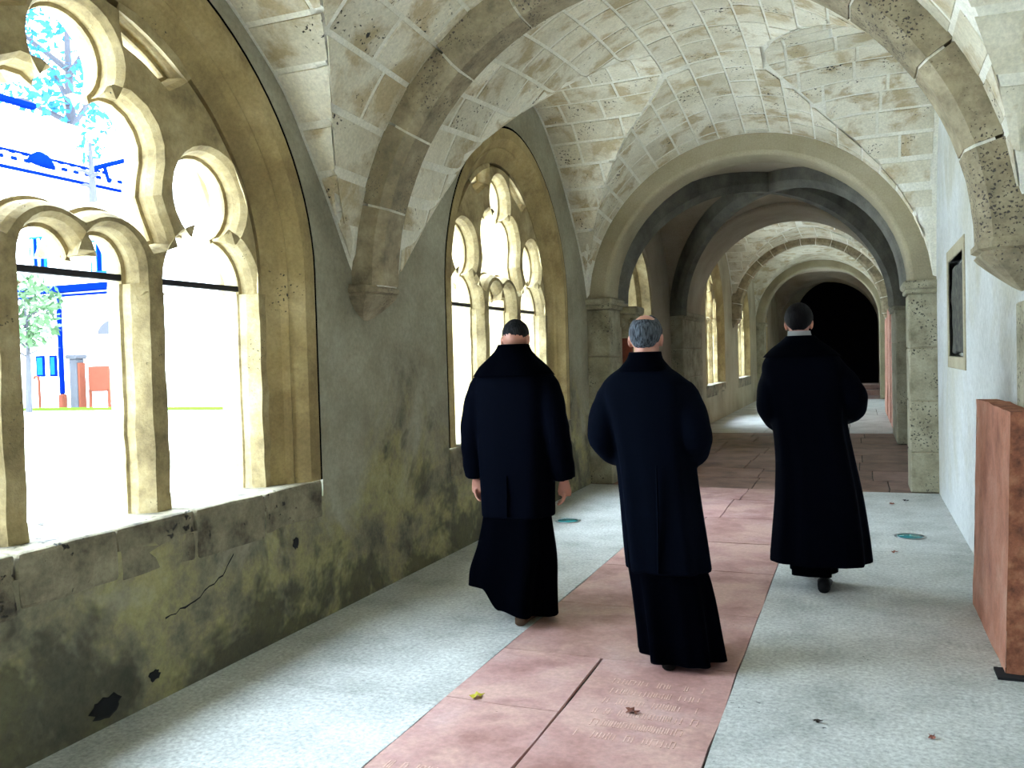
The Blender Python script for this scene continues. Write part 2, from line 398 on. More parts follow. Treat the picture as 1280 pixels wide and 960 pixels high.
def rect(x0, x1, y0, y1, k=4):
    P = []
    for (a, b) in (((x0, y0), (x1, y0)), ((x1, y0), (x1, y1)), ((x1, y1), (x0, y1)), ((x0, y1), (x0, y0))):
        for i in range(k): P.append((a[0]+(b[0]-a[0])*i/k, a[1]+(b[1]-a[1])*i/k))
    return P
def march(fn, a, b, step):
    """positions between a and b spaced by arc length on the curve (t, fn(t))"""
    n = 400; out = [a]; acc = 0; tgt = step*random.uniform(.85, 1.15); prev = (a, fn(a))
    for i in range(1, n+1):
        t = a+(b-a)*i/n; z = fn(t); acc += math.hypot(t-prev[0], z-prev[1]); prev = (t, z)
        if acc >= tgt: out.append(t); acc = 0; tgt = step*random.uniform(.85, 1.15)
    if b-out[-1] < (out[-1]-out[-2])*.5 if len(out) > 1 else False: out[-1] = b
    else: out.append(b)
    return out
def vault_stones(bay, parent, mat, course=.27, lo=.32, hi=.62, gap=.017, xmax=.72):
    ymid = bay.y0+.62*(bay.y1-bay.y0)
    nearleft = lambda x, y: x < XC and y < ymid
    # courses running along the walk (cells beside the cross arches, and the near left cell)
    gA = lambda x, y: bay.zA(x, y)-bay.zB(x, y)
    xs = march(bay.zA, XL+.01, xmax, course)
    for x0, x1 in zip(xs, xs[1:]):
        y = bay.y0+.005-random.uniform(0, .3)
        while y < bay.y1:
            ln = random.uniform(lo, hi); a, b = max(y, bay.y0+.005), min(y+ln, bay.y1-.005); y += ln
            if b-a < .06: continue
            P = rect(x0+gap*.6, x1-gap*.6, a+gap, b-gap)
            cx, cy = (x0+x1)/2, (a+b)/2
            if cx < XC and cy < ymid:
                P = clip_poly(P, lambda x, y: ymid-y-gap)
            else:
                P = clip_poly(P, lambda x, y: gA(x, y)-.012)
                if cx < XC: P = clip_poly(P, lambda x, y: y-ymid)
            stone_piece(bay, P, parent, mat, random.uniform(-.002, .003))
    # courses running across the walk (cells over the windows)
    for side in (0, 1):
        fn = lambda t: bay.zB(-2.9 if side == 0 else .6, t)
        ys = march(fn, bay.y0+.02, bay.y1-.01, course)
        for y0, y1 in zip(ys, ys[1:]):
            x = XL+.01-random.uniform(0, .3) if side == 0 else XC-random.uniform(0, .3)
            end = XC if side == 0 else xmax
            while x < end:
                ln = random.uniform(lo, hi)*1.05; a, b = max(x, XL+.01 if side == 0 else XC), min(x+ln, end); x += ln
                if b-a < .06: continue
                P = rect(a+gap*.8, b-gap*.8, y0+gap*.8, y1-gap*.8)
                P = clip_poly(P, lambda x, y: -gA(x, y)-.012)
                if side == 0: P = clip_poly(P, lambda x, y: y-ymid-gap)
                stone_piece(bay, P, parent, mat, random.uniform(-.002, .003))
def rib_arch(parent, y, z0, r_out, depth, wid, n, mat, a0=0, a1=180, rx=None):
    """cross rib of chamfered voussoirs; outer radius r_out, springing z0"""
    rib = empty('rib', (0, 0, 0)); rib.parent = parent
    ch = min(.05, depth*.4)
    prof = [(-wid/2, .07), (-wid/2, -depth+ch), (-wid/2+ch, -depth), (wid/2-ch, -depth), (wid/2, -depth+ch), (wid/2, .07)]
    rx = rx or r_out
    for k in range(n):
        b0 = a0+(a1-a0)*k/n; b1 = a0+(a1-a0)*(k+1)/n; gp = .25
        bm = bmesh.new(); rings = []
        st = 4
        for i in range(st+1):
            an = math.radians(b0+gp+(b1-b0-2*gp)*i/st)
            rings.append([bm.verts.new((XC+(rx+pr)*math.cos(an), y+py, z0+(r_out+pr)*math.sin(an))) for py, pr in prof])
        for A, B in zip(rings, rings[1:]):
            for i in range(len(prof)):
                j = (i+1) % len(prof); bm.faces.new((A[i], A[j], B[j], B[i]))
        bm.faces.new(rings[0]); bm.faces.new(list(reversed(rings[-1])))
        for v in bm.verts: v.co += Vector([noise.noise(v.co*6+Vector((k, 0, 0)))*.004 for _ in range(3)])
        from_bm('voussoir', bm, mat, rib)
    # bedding mortar seen in the joints
    bm = bmesh.new(); rings = []
    q_ = .010
    pr2 = [(-wid/2+q_, .0), (-wid/2+q_, -depth+ch), (-wid/2+ch+q_, -depth+q_), (wid/2-ch-q_, -depth+q_), (wid/2-q_, -depth+ch), (wid/2-q_, .0)]
    for i in range(49):
        an = math.radians(a0+(a1-a0)*i/48)
        rings.append([bm.verts.new((XC+(rx+pr)*math.cos(an), y+py, z0+(r_out+pr)*math.sin(an))) for py, pr in pr2])
    for A, B in zip(rings, rings[1:]):
        for i in range(len(pr2)):
            j = (i+1) % len(pr2); bm.faces.new((A[i], A[j], B[j], B[i]))
    from_bm('rib_mortar', bm, M['mortar'], rib)
    return rib

c0 = vault_sheet(BAY0, M['mortar'], 'stone vault of the nearest bay above the large window')
vault_stones(BAY0, c0, M['vault'], course=.30, lo=.4, hi=.75)
c1 = vault_sheet(BAY1, M['mortar'], 'pale tufa groin vault over the three walkers')
vault_stones(BAY1, c1, M['vault'], course=.255)
rib_arch(c1, 4.85, 1.98, 1.80, .14, .30, 11, M['rib'])
cC = vault_sheet(BAYC, M['mortar'], 'lit stone vault beyond the dark bay', 30, 30)
vault_stones(BAYC, cC, M['vault'], course=.34, lo=.5, hi=.8)
rib_arch(cC, 22.6, 2.35, 1.99, .22, .28, 15, M['rib'], rx=1.86)
cD = vault_sheet(BAYD, M['vault'], 'farthest lit stone vault before the dark doorway', 30, 30)
cX = vault_sheet(BAYX, M['mortar'], 'vault of the bay behind the viewpoint', 24, 24)
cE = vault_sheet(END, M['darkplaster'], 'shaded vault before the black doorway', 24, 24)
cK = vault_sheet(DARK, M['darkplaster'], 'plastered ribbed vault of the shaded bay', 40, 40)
# diagonal ribs of the shaded bay
def diag_rib(p0, p1, zs, zt, w=.2, d=.2):
    bm = bmesh.new(); rings = []
    a = Vector((*p0, 0)); b = Vector((*p1, 0)); dr = (b-a).normalized(); sd = Vector((-dr.y, dr.x, 0)); L = (b-a).length
    for i in range(33):
        an = PI*i/32; c = (a+b)/2-dr*(L/2)*math.cos(an)
        up = Vector((0, 0, math.sin(an)))-dr*math.cos(an)*.6; up.normalize()
        z = zs+(zt-zs)*math.sin(an)
        o = c+Vector((0, 0, z))
        rings.append([bm.verts.new(o+sd*q+up*h) for q, h in ((-w/2, .12), (-w/2, -d*.5), (-w/4, -d), (w/4, -d), (w/2, -d*.5), (w/2, .12))])
    for A, B in zip(rings, rings[1:]):
        for i in range(6):
            j = (i+1) % 6; bm.faces.new((A[i], A[j], B[j], B[i]))
    return from_bm('diagonal_rib', bm, M['darkrib'], cK)
diag_rib((XL+.15, 10.4), (XR-.15, 14.6), 2.15, 3.9)
diag_rib((XR-.15, 10.4), (XL+.15, 14.6), 2.15, 3.9)

# ------------------------------------------------------------------ cross walls with arches
def cross_wall(name, y0, y1, hwL, hwR, zs, top, mat, label, bev=.05, npts=32, pz=2.18):
    """wall across the walk with a round arched opening; x from -hwL to hwR about the axis"""
    cx = XC+(hwR-hwL)/2; hw = (hwL+hwR)/2
    outer = [(XL-.1, 0), (XL-.1, 4.75), (XR+.1, 4.75), (XR+.1, 0), (cx+hw, 0)]
    a = arc(cx, zs, hw, 0, 180, npts, top-zs)
    loop = outer+a+[(cx-hw, 0)]
    me = curve_solid(name, [loop], (y1-y0)/2-bev, bev, 2, -bev)
    me.transform(Matrix.Translation((0, (y0+y1)/2, 0)) @ XZ)
    o = struct(link(name, me, mat), label, 'arch')
    return o, cx, hw
wA, cxA, hwA = cross_wall('wall_cross', 9.8, 10.3, 1.60, 1.60, 2.15, 3.66, M['plaster'], 'plastered round arch springing from the tufa pier')
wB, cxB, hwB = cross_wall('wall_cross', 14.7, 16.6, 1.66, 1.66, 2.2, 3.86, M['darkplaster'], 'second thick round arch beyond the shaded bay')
wD, cxD, hwD = cross_wall('wall_cross', 28.0, 28.6, 1.62, 1.70, 2.4, 4.05, M['plaster'], 'third round arch near the dark doorway')
def pier(parent, x0, x1, y0, y1, zt, mat, courses):
    """ashlar facing of a pier, block by block, with a moulded impost"""
    hs = [0]+sorted(courses)+[zt]
    for a, b in zip(hs, hs[1:]):
        box('pier_stone', (x0, y0-.012, a+.003), (x1, y1+.012, b-.003), mat, parent, .012)
    bm = bmesh.new()
    add_box(bm, (x0-.03, y0-.04, zt), (x1+.03, y1+.04, zt+.05), .012)
    add_box(bm, (x0-.05, y0-.07, zt+.05), (x1+.05, y1+.07, zt+.13), .02)
    from_bm('impost', bm, mat, parent)
pier(wA, cxA+hwA-.01, XR+.01, 9.8, 10.3, 2.06, M['pier'], [.42, .95, 1.5])
pier(wA, XL-.01, cxA-hwA+.01, 9.8, 10.3, 2.06, M['pier'], [.42, .95, 1.5])
pier(wB, cxB+hwB-.01, XR+.01, 14.7, 16.6, 2.1, M['pier'], [.5, 1.1, 1.6])
pier(wB, XL-.01, cxB-hwB+.01, 14.7, 16.6, 2.1, M['pier'], [.5, 1.1, 1.6])
pier(wD, XL-.01, cxD-hwD+.01, 28.0, 28.6, 2.3, M['pier'], [.6, 1.4])

# ------------------------------------------------------------------ windows
def superarch(cy, zs, hw, rise, n=1.87, k=40):
    P = []
    for i in range(k+1):
        th = PI*i/k
        c, s = math.cos(th), math.sin(th)
        P.append((cy+hw*math.copysign(abs(c)**(2/n), c), zs+rise*abs(s)**(2/n)))
    return P            # from right (+y) over the top to the left
ZS, SILL = 2.04, .82
class WinSpec:
    def __init__(s, cy, sy=1.0, sz=1.0): s.cy, s.sy, s.sz = cy, sy, sz
    def T(s, L): return [(s.cy+a*s.sy, SILL+(b-SILL)*s.sz) for a, b in L]
    def outline(s, off, bottom=SILL):
        A = superarch(0, ZS, 1.43-off, 1.47-off)
        return s.T([(1.43-off, bottom)]+A+[(-1.43+off, bottom)])
def opening_side(sg):
    """trefoil-headed side light, mid-plane outline; sg = +1 / -1"""
    R = [(.30, SILL-.1), (.30, 1.93)]
    sh = [(.30-(.30-.075)*(1-math.cos(t*PI/2))**.9, 1.93+.245*math.sin(t*PI/2)) for t in [i/8 for i in range(1, 9)]]
    a0 = math.degrees(math.atan2(2.186-2.375, .092))
    foil = arc(0, 2.375, .214, a0, 180-a0, 22)
    sh = sh[:-1]+[(.098, 2.160), (.092, 2.186)]
    half = R+sh
    pts = half+foil[1:-1]+[(-a, b) for a, b in reversed(half)]
    return [(sg*.765+a, b) for a, b in pts]
def opening_centre():
    half = [(.275, SILL-.1), (.275, 1.93)]
    a = arc(.14, 1.965, .135, 0, 165, 12, .15)
    pts = half+a+[(.018, 1.985), (-.018, 1.985)]
    return pts+[(-x, z) for x, z in reversed(pts[:-2])]
def opening_trefoil():
    hump = [(0, 2.205)]+arc(.15, 1.975, .272, 120, 30, 9)+[(.455, 2.13)]
    side = [(.405, 2.24), (.375, 2.33), (.385, 2.42), (.405, 2.5), (.405, 2.57), (.38, 2.64), (.33, 2.70), (.26, 2.735), (.19, 2.735), (.135, 2.705), (.125, 2.74)]
    a0 = math.degrees(math.atan2(2.74-2.885, .125))
    foil = arc(0, 2.885, .192, a0, 180-a0, 22)
    half = hump+side
    return half+foil[1:-1]+[(-x, z) for x, z in reversed(half[1:])]
def opening_slit(sg):
    A = superarch(0, ZS, 1.43-.345, 1.47-.345, k=80); B = superarch(0, ZS, 1.43-.43, 1.47-.43, k=80)
    i0, i1 = 25, 33
    L = A[i0:i1+1]+list(reversed(B[i0+1:i1]))
    return [(sg*a, b) for a, b in L]
TRAC_FRONT, TRAC_BACK = -3.10, -3.36
from mathutils.geometry import delaunay_2d_cdt
def dense(L, step=.03):
    out = []
    for a, b in zip(L, L[1:]+L[:1]):
        d = math.hypot(b[0]-a[0], b[1]-a[1])
        if d < .004: continue
        n = max(1, int(d/step))
        for i in range(n): out.append((a[0]+(b[0]-a[0])*i/n, a[1]+(b[1]-a[1])*i/n))
    return out
def erode(L, d):
    """move a loop (solid on its left) into the solid by d"""
    n = len(L); out = []
    for i in range(n):
        p, c, q = Vector(L[i-1]), Vector(L[i]), Vector(L[(i+1) % n])
        e1 = (c-p).normalized(); e2 = (q-c).normalized()
        nn = Vector((-e1.y, e1.x))+Vector((-e2.y, e2.x))
        if nn.length < .05: nn = Vector((-e1.y, e1.x))
        nn.normalize(); k = max(.75, nn.dot(Vector((-e1.y, e1.x))))
        out.append((c.x+nn.x*d/k, c.y+nn.y*d/k))
    return out
def inside(p, loops):
    c = False
    for L in loops:
        for (x0, y0), (x1, y1) in zip(L, L[1:]+L[:1]):
            if (y0 > p[1]) != (y1 > p[1]) and p[0] < (x1-x0)*(p[1]-y0)/(y1-y0)+x0: c = not c
    return c
def tracery_mesh(outer, holes, bev):
    loops = [dense(L) for L in [outer]+holes]
    loops = [L if (area(L) > 0) == (i == 0) else L[::-1] for i, L in enumerate(loops)]
    xm = (TRAC_FRONT+TRAC_BACK)/2
    prof = [(1.0, TRAC_FRONT), (.62, TRAC_FRONT-.035), (.40, TRAC_FRONT-.075), (.34, xm+.022), (.04, xm+.016), (0, xm), (.04, xm-.016), (.34, xm-.022), (.40, TRAC_BACK+.075), (.62, TRAC_BACK+.035), (1.0, TRAC_BACK)]
    V = []; Fc = []
    for L in loops:
        n = len(L); base = len(V)
        for k, x in prof: V += [(x, a, b) for a, b in erode(L, bev*k)]
        for q in range(len(prof)-1):
            for i in range(n):
                j = (i+1) % n; Fc.append((base+q*n+i, base+q*n+j, base+(q+1)*n+j, base+(q+1)*n+i))
    er = [erode(L, bev) for L in loops]
    pts = [Vector(p) for L in er for p in L]; ed = []; o = 0
    for L in er:
        n = len(L); ed += [(o+i, o+(i+1) % n) for i in range(n)]; o += n
    r = delaunay_2d_cdt(pts, ed, [], 0, 1e-6)
    for x in (TRAC_FRONT, TRAC_BACK):
        base = len(V); V += [(x, p[0], p[1]) for p in r[0]]
        for f in r[2]:
            c = (sum(r[0][i][0] for i in f)/len(f), sum(r[0][i][1] for i in f)/len(f))
            if inside(c, er): Fc.append(tuple(base+i for i in f))
    V = [Vector(v)+Vector((0, noise.noise(Vector(v)*8)*.004, noise.noise(Vector(v)*8+Vector((5, 5, 5)))*.004)) for v in V]
    bm = bmesh.new(); bv = [bm.verts.new(v) for v in V]
    for f in Fc:
        try: bm.faces.new([bv[i] for i in f])
        except ValueError: pass
    bmesh.ops.remove_doubles(bm, verts=bm.verts, dist=.0005); bmesh.ops.recalc_face_normals(bm, faces=bm.faces)
    me = bpy.data.meshes.new('tracery'); bm.to_mesh(me); bm.free(); return me
def make_window(name, w, label, detail=True):
    root = struct(empty(name, (0, 0, 0)), label, 'window')
    # moulded surround, swept round the arch: (inward offset, depth from wall face)
    prof = [(.021, -.04), (.021, .002), (.11, .002), (.125, -.012), (.175, -.065), (.185, -.062), (.20, -.075), (.215, -.095), (.30, -.15), (.30, -.45)]
    loops = [w.outline(o) for o, d in prof]
    n = len(loops[0]); vs = []; fs = []
    for L, (o, d) in zip(loops, prof):
        vs += [(XL+d, a, b) for a, b in L]
    # cut into jamb and arch stones
    cuts = [0, 1, 8, 15, 22, 29, 36, n-2, n-1]
    groups = []
    jl = [(0, 1)]+[(a, b) for a, b in zip([1, 7, 14, 21, 28, 35], [7, 14, 21, 28, 35, n-2])]+[(n-2, n-1)]
    for a, b in jl:
        sub = {}; V = []; Fc = []
        idx = list(range(a, b+1))
        if b == a+1 and (a == 0 or b == n-1):       # straight jamb: split in three stones
            for k in range(3):
                V2 = []; F2 = []
                for q in range(len(prof)):
                    A0 = Vector(vs[q*n+a]); B0 = Vector(vs[q*n+b])
                    V2 += [A0.lerp(B0, k/3), A0.lerp(B0, (k+1)/3)]
                for q in range(len(prof)-1):
                    F2.append((q*2, q*2+1, q*2+3, q*2+2))
                pyd('jamb_stone', V2, F2, M['frame'], root)
            continue
        m_ = len(idx)
        for q in range(len(prof)): V += [vs[q*n+i] for i in idx]
        for q in range(len(prof)-1):
            for i in range(m_-1):
                Fc.append((q*m_+i, q*m_+i+1, (q+1)*m_+i+1, (q+1)*m_+i))
        pyd('arch_stone', V, Fc, M['frame'], root)
    # tracery head with its openings (mullions and jamb shafts run down to the sill)
    D = TRAC_FRONT-TRAC_BACK; bev = .056
    out = w.outline(.285, SILL-.03)
    ops = [w.T(opening_side(1)), w.T(opening_side(-1)), w.T(opening_centre()), w.T(opening_trefoil()), w.T(opening_slit(1)), w.T(opening_slit(-1))]
    # open the lights downwards: clip at the springing, mullions are separate stones
    zc = SILL+(1.9-SILL)*w.sz
    def clipz(L): return [(a, max(b, zc-.2)) for a, b in L]
    head_out = [(a, max(b, zc)) for a, b in out]
    def lower(L, z): return [(a, b if b > z else z-.1) for a, b in L]
    # one outline that runs in and out of the three lights
    lights = sorted(ops[:3], key=lambda L: -sum(p[0] for p in L)/len(L))
    path = []
    A = [p for p in out if p[1] > zc]
    zd = zc-.09
    path += [(out[0][0], zd)]+A+[(out[-1][0], zd)]
    for L in reversed(lights):
        hd = [p for p in L if p[1] > zc]
        hd = sorted(hd, key=lambda p: 0) if False else hd
        path += [(hd[-1][0], zd)]+list(reversed(hd))+[(hd[0][0], zd)]
    me = tracery_mesh(path, ops[3:], bev)
    link('tracery', me, M['tracery'], root)
    # mullions
    def shaft(name_, y0, y1):
        xm = (TRAC_FRONT+TRAC_BACK)/2; c = (y0+y1)/2; hw = (y1-y0)/2
        pts = [(TRAC_FRONT, c-hw*.42), (TRAC_FRONT, c+hw*.42), (TRAC_FRONT-.07, c+hw*.80), (xm+.02, c+hw*.88), (xm+.012, c+hw), (xm-.012, c+hw), (xm-.02, c+hw*.88), (TRAC_BACK+.07, c+hw*.80), (TRAC_BACK, c+hw*.42), (TRAC_BACK, c-hw*.42), (TRAC_BACK+.07, c-hw*.80), (xm-.02, c-hw*.88), (xm-.012, c-hw), (xm+.012, c-hw), (xm+.02, c-hw*.88), (TRAC_FRONT-.07, c-hw*.80)]
        nz = 20; bm = bmesh.new(); rings = []
        for j in range(nz+1):
            z = SILL-.02+(zc+.004-SILL+.02)*j/nz
            rings.append([bm.verts.new(Vector((x, y, z))+Vector((noise.noise(Vector((x*9, y*9, z*7)))*.006, noise.noise(Vector((x*9+5, y*9, z*7)))*.006, 0))) for x, y in pts])
        for A_, B_ in zip(rings, rings[1:]):
            for i in range(len(pts)):
                q = (i+1) % len(pts); bm.faces.new((A_[i], A_[q], B_[q], B_[i]))
        bm.faces.new(rings[0]); bm.faces.new(list(reversed(rings[-1])))
        from_bm(name_, bm, M['tracery'], root)
    e = .014
    for s in (-1, 1):
        shaft('mullion', w.cy+s*.37*w.sy-.105*w.sy-e*0, w.cy+s*.37*w.sy+.105*w.sy)
        lo, hi = sorted((s*1.055*w.sy, s*1.19*w.sy)); shaft('jamb_shaft', w.cy+lo, w.cy+hi)
    # iron saddle bars
    zb = SILL+(1.935-SILL)*w.sz
    for a, b in ((-1.07, -.44), (-.30, .30), (.44, 1.07)):
        bm = bmesh.new(); add_box(bm, (-3.245, w.cy+a*w.sy, zb-.016), (-3.215, w.cy+b*w.sy, zb+.016), .004)
        from_bm('saddle_bar', bm, M['iron'], root)
    # sill: inner course of rough stones and a sloping outer slab
    y0, y1 = w.cy-1.42*w.sy, w.cy+1.42*w.sy; k = 6 if detail else 2
    ys = [y0+(y1-y0)*i/k+(random.uniform(-.06, .06) if 0 < i < k else 0) for i in range(k+1)]
    for a, b in zip(ys, ys[1:]):
        bm = bmesh.new(); add_box(bm, (-3.52, a+.004, SILL-.24+random.uniform(-.02, .02)), (XL+.006+random.uniform(-.006, .008), b-.004, SILL), .018, 2)
        bmesh.ops.subdivide_edges(bm, edges=bm.edges[:], cuts=3, use_grid_fill=True)
        for v in bm.verts:
            v.co += Vector((noise.noise(v.co*11), noise.noise(v.co*11+Vector((9, 0, 0))), noise.noise(v.co*9+Vector((0, 9, 0)))*.7))*.008
        from_bm('sill_stone', bm, M['sill'], root)
    return root
WINS = [WinSpec(-1.8), WinSpec(2.81, 1.05), WinSpec(7.55, 1.07, 1.05), WinSpec(19.7, 1.0, 1.08), WinSpec(24.9, 1.0, 1.08), WinSpec(30.2, .9, 1.05)]  # the first one is out of view, added to let daylight in
wl = ['tracery window behind the viewpoint', 'large near tracery window with trefoil lights onto the courtyard', 'tracery window behind the walker with the shaved head', 'far tracery window just beyond the shaded bay', 'second farthest tracery window with overexposed lights', 'farthest narrow looking window near the dark doorway']
for i, (w, l) in enumerate(zip(WINS, wl)): make_window('window_%d' % (i+1), w, l, i in (1, 2))

# ------------------------------------------------------------------ walls
def left_wall(name, y0, y1, wins, mat, label, zt=4.75):
    me = curve_solid(name, [[(y0, -.1), (y1, -.1), (y1, zt), (y0, zt)]]+[w.outline(0, SILL-.1) for w in wins], .28)
    me.transform(Matrix.Translation((XL-.28, 0, 0)) @ YZ)
    return struct(link(name, me, mat), label, 'wall')
wl1 = left_wall('wall_left', -7, 9.85, WINS[:3], M['wall'], 'mossy grey plaster wall with tracery windows on the left')
left_wall('wall_left', 16.5, 37, WINS[3:], M['plaster'], 'far left wall with overexposed windows')
# dark gap behind the seam round the nearer windows
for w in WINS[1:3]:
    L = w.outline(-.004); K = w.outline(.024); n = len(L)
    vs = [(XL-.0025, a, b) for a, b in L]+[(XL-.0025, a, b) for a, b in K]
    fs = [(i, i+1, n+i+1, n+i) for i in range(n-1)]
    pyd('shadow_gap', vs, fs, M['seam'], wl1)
# right wall: whitewashed, with a shallow niche
NY0, NY1, NZ0, NZ1 = 7.35, 8.5, 1.42, 2.24
me = curve_solid('wall_right', [[(-7, -.1), (9.9, -.1), (9.9, 4.75), (-7, 4.75)], [(NY0, NZ0), (NY1, NZ0), (NY1, NZ1), (NY0, NZ1)]], .2)
me.transform(Matrix.Translation((XR+.2, 0, 0)) @ YZ)
wr = struct(link('wall_right', me, M['white']), 'whitewashed wall on the right with a small niche', 'wall')
bm = bmesh.new(); add_box(bm, (XR+.09, NY0-.05, NZ0-.05), (XR+.14, NY1+.05, NZ1+.05)); from_bm('niche_back', bm, M['white'], wr)
bm = bmesh.new()
for lo, hi in (((XR-.012, NY0-.09, NZ0-.1), (XR+.08, NY0, NZ1+.1)), ((XR-.012, NY1, NZ0-.1), (XR+.08, NY1+.09, NZ1+.1)), ((XR-.012, NY0, NZ1), (XR+.08, NY1, NZ1+.1)), ((XR-.012, NY0, NZ0-.1), (XR+.08, NY1, NZ0))):
    add_box(bm, lo, hi, .006)
from_bm('niche_frame', bm, M['plaster'], wr)
bm = bmesh.new(); add_box(bm, (XR+.015, NY0+.14, NZ0+.03), (XR+.086, NY1-.06, NZ1-.06), .01)
bmesh.ops.subdivide_edges(bm, edges=bm.edges[:], cuts=7, use_grid_fill=True)
for v in bm.verts: v.co += Vector((noise.noise(v.co*14)*.014, noise.noise(v.co*12+Vector((4, 0, 0)))*.02, noise.noise(v.co*12+Vector((0, 7, 0)))*.02))
from_bm('stone_plaque', bm, M['plaque'], wr)['label'] = 'dark rough stone plaque in the niche'
struct(box('wall_right', (XR, 9.85, -.1), (XR+.4, 37, 4.75), M['white']), 'whitewashed right wall beyond the pier', 'wall')
struct(box('wall_back', (XL-.6, -7.3, -.1), (XR+.5, -7, 4.9), M['plaster']), 'end wall behind the viewpoint', 'wall')
struct(box('roof', (XL-.58, -7.3, 4.72), (XR+.45, 37.4, 4.95), M['darkplaster']), 'roof slab over the cloister vaults', 'roof')  # unseen cover, added so sky light cannot leak in past the vault edges
# end wall, black door opening, its pale frame and steps
me = curve_solid('wall_end', [[(XL-.1, -.1), (XR+.1, -.1), (XR+.1, 4.75), (XL-.1, 4.75)]], .15)
me.transform(Matrix.Translation((0, 36.6, 0)) @ XZ)
we = struct(link('wall_end', me, M['darkplaster']), 'end wall of the walk around the black doorway', 'wall')
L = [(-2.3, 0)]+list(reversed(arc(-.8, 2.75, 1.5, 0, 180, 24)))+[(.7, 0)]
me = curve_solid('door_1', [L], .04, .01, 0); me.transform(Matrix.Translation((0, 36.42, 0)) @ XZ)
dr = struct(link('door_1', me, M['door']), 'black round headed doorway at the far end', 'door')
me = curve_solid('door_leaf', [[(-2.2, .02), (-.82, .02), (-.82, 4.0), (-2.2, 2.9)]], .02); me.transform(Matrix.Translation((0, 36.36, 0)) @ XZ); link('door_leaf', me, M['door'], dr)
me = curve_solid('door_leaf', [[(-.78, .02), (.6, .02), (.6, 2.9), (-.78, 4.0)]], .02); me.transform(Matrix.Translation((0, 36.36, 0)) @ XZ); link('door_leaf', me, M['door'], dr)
st = empty('stone_steps', (0, 0, 0)); tag(st, 'low reddish stone steps in front of the black doorway', 'steps')
box('step', (-.1, 30.6, 0), (XR-.02, 33, .16), M['darkpaving'], st, .015); box('step', (-.02, 31.2, .16), (XR-.02, 33, .31), M['darkpaving'], st, .015)
fr = empty('window_7'); struct(fr, 'tall leaded side window beside the black doorway', 'window')
box('window_frame', (XR-.06, 28.9, .5), (XR-.005, 30.4, 2.9), M['white'], fr, .01)
box('pane', (XR-.075, 29.15, .75), (XR-.058, 30.15, 2.7), M['iron'], fr, .002)
for k in range(5): box('glazing_bar', (XR-.085, 29.15, 1.05+.33*k), (XR-.07, 30.15, 1.08+.33*k), M['white'], fr)

# corbels that carry the near rib
def corbel(name, x, sgn, y, z, big, parent):
    """moulded abacus over a tapering bracket; sgn = direction away from the wall"""
    sec = [(0, .0, 1.0), (.02, .30, 1.0), (.05, .33, 1.05), (.085, .33, 1.05), (.10, .29, .98), (.125, .31, 1.0), (.15, .29, .96), (.20, .23, .86), (.27, .14, .62), (.33, .06, .34), (.36, .01, .12)]
    bm = bmesh.new(); rings = []
    for dz, pr, wd in sec:
        pr *= big*.86; hw = .19*wd
        zz = z-dz*big
        rings.append([bm.verts.new((x, y-hw, zz)), bm.verts.new((x+sgn*pr*.75, y-hw, zz)), bm.verts.new((x+sgn*pr, y-hw*.7, zz)), bm.verts.new((x+sgn*pr, y+hw*.7, zz)), bm.verts.new((x+sgn*pr*.75, y+hw, zz)), bm.verts.new((x, y+hw, zz))])
    for A, B in zip(rings, rings[1:]):
        for i in range(5): bm.faces.new((A[i], A[i+1], B[i+1], B[i]))
    bm.faces.new(rings[0]); bm.faces.new(list(reversed(rings[-1])))
    return from_bm(name, bm, M['rib'], parent)
corbel('corbel', XL, 1, 4.85, 2.0, .62, wl1)
corbel('corbel', XR, -1, 4.85, 2.03, .74, wr)
corbel('corbel', XL, 1, 22.6, 2.36, .62, cC); corbel('corbel', XR, -1, 22.6, 2.36, .62, cC)
# stone quoins in the right wall under the corbel
for a, b in ((.0, .5), (.5, 1.15), (1.15, 1.72)):
    box('quoin', (XR-.012, 4.62, a), (XR+.05, 4.98, b-.006), M['pier'], wr, .008)
# wall scars near the floor
def blob(name, cy, cz, ry, rz, mat, parent, seed, x=XL):
    rnd = random.Random(seed); n = 18
    rim = [(cy+ry*math.cos(2*PI*i/n)*rnd.uniform(.7, 1.15), cz+rz*math.sin(2*PI*i/n)*rnd.uniform(.7, 1.15)) for i in range(n)]
    vs = [(x+.004, a, b) for a, b in rim]+[(x+.006, cy+(a-cy)*.8, cz+(b-cz)*.8) for a, b in rim]+[(x+.005, cy, cz)]
    fs = [(i, (i+1) % n, n+(i+1) % n, n+i) for i in range(n)]+[(n+i, n+(i+1) % n, 2*n) for i in range(n)]
    return pyd(name, vs, fs, mat, parent)
blob('broken_hole', 2.68, .085, .085, .055, M['dark'], wl1, 1)
blob('broken_hole', 2.95, .125, .035, .028, M['dark'], wl1, 2)
blob('broken_hole', 4.02, .50, .03, .035, M['dark'], wl1, 5)
def crack(pts, parent, w=.005):
    rnd = random.Random(3); vs = []; fs = []
    P = []
    for (a, b) in zip(pts, pts[1:]):
        for i in range(6):
            t = i/6; P.append((a[0]+(b[0]-a[0])*t+rnd.uniform(-.004, .004), a[1]+(b[1]-a[1])*t+rnd.uniform(-.008, .008)))
    for i, (a, b) in enumerate(P):
        ww = w*rnd.uniform(.4, 1.1); vs += [(XL+.004, a, b-ww), (XL+.004, a, b+ww)]
    fs = [(2*i, 2*i+2, 2*i+3, 2*i+1) for i in range(len(P)-1)]
    pyd('crack', vs, fs, M['dark'], parent)
crack([(3.03, .36), (3.22, .39), (3.42, .47), (3.52, .56)], wl1)

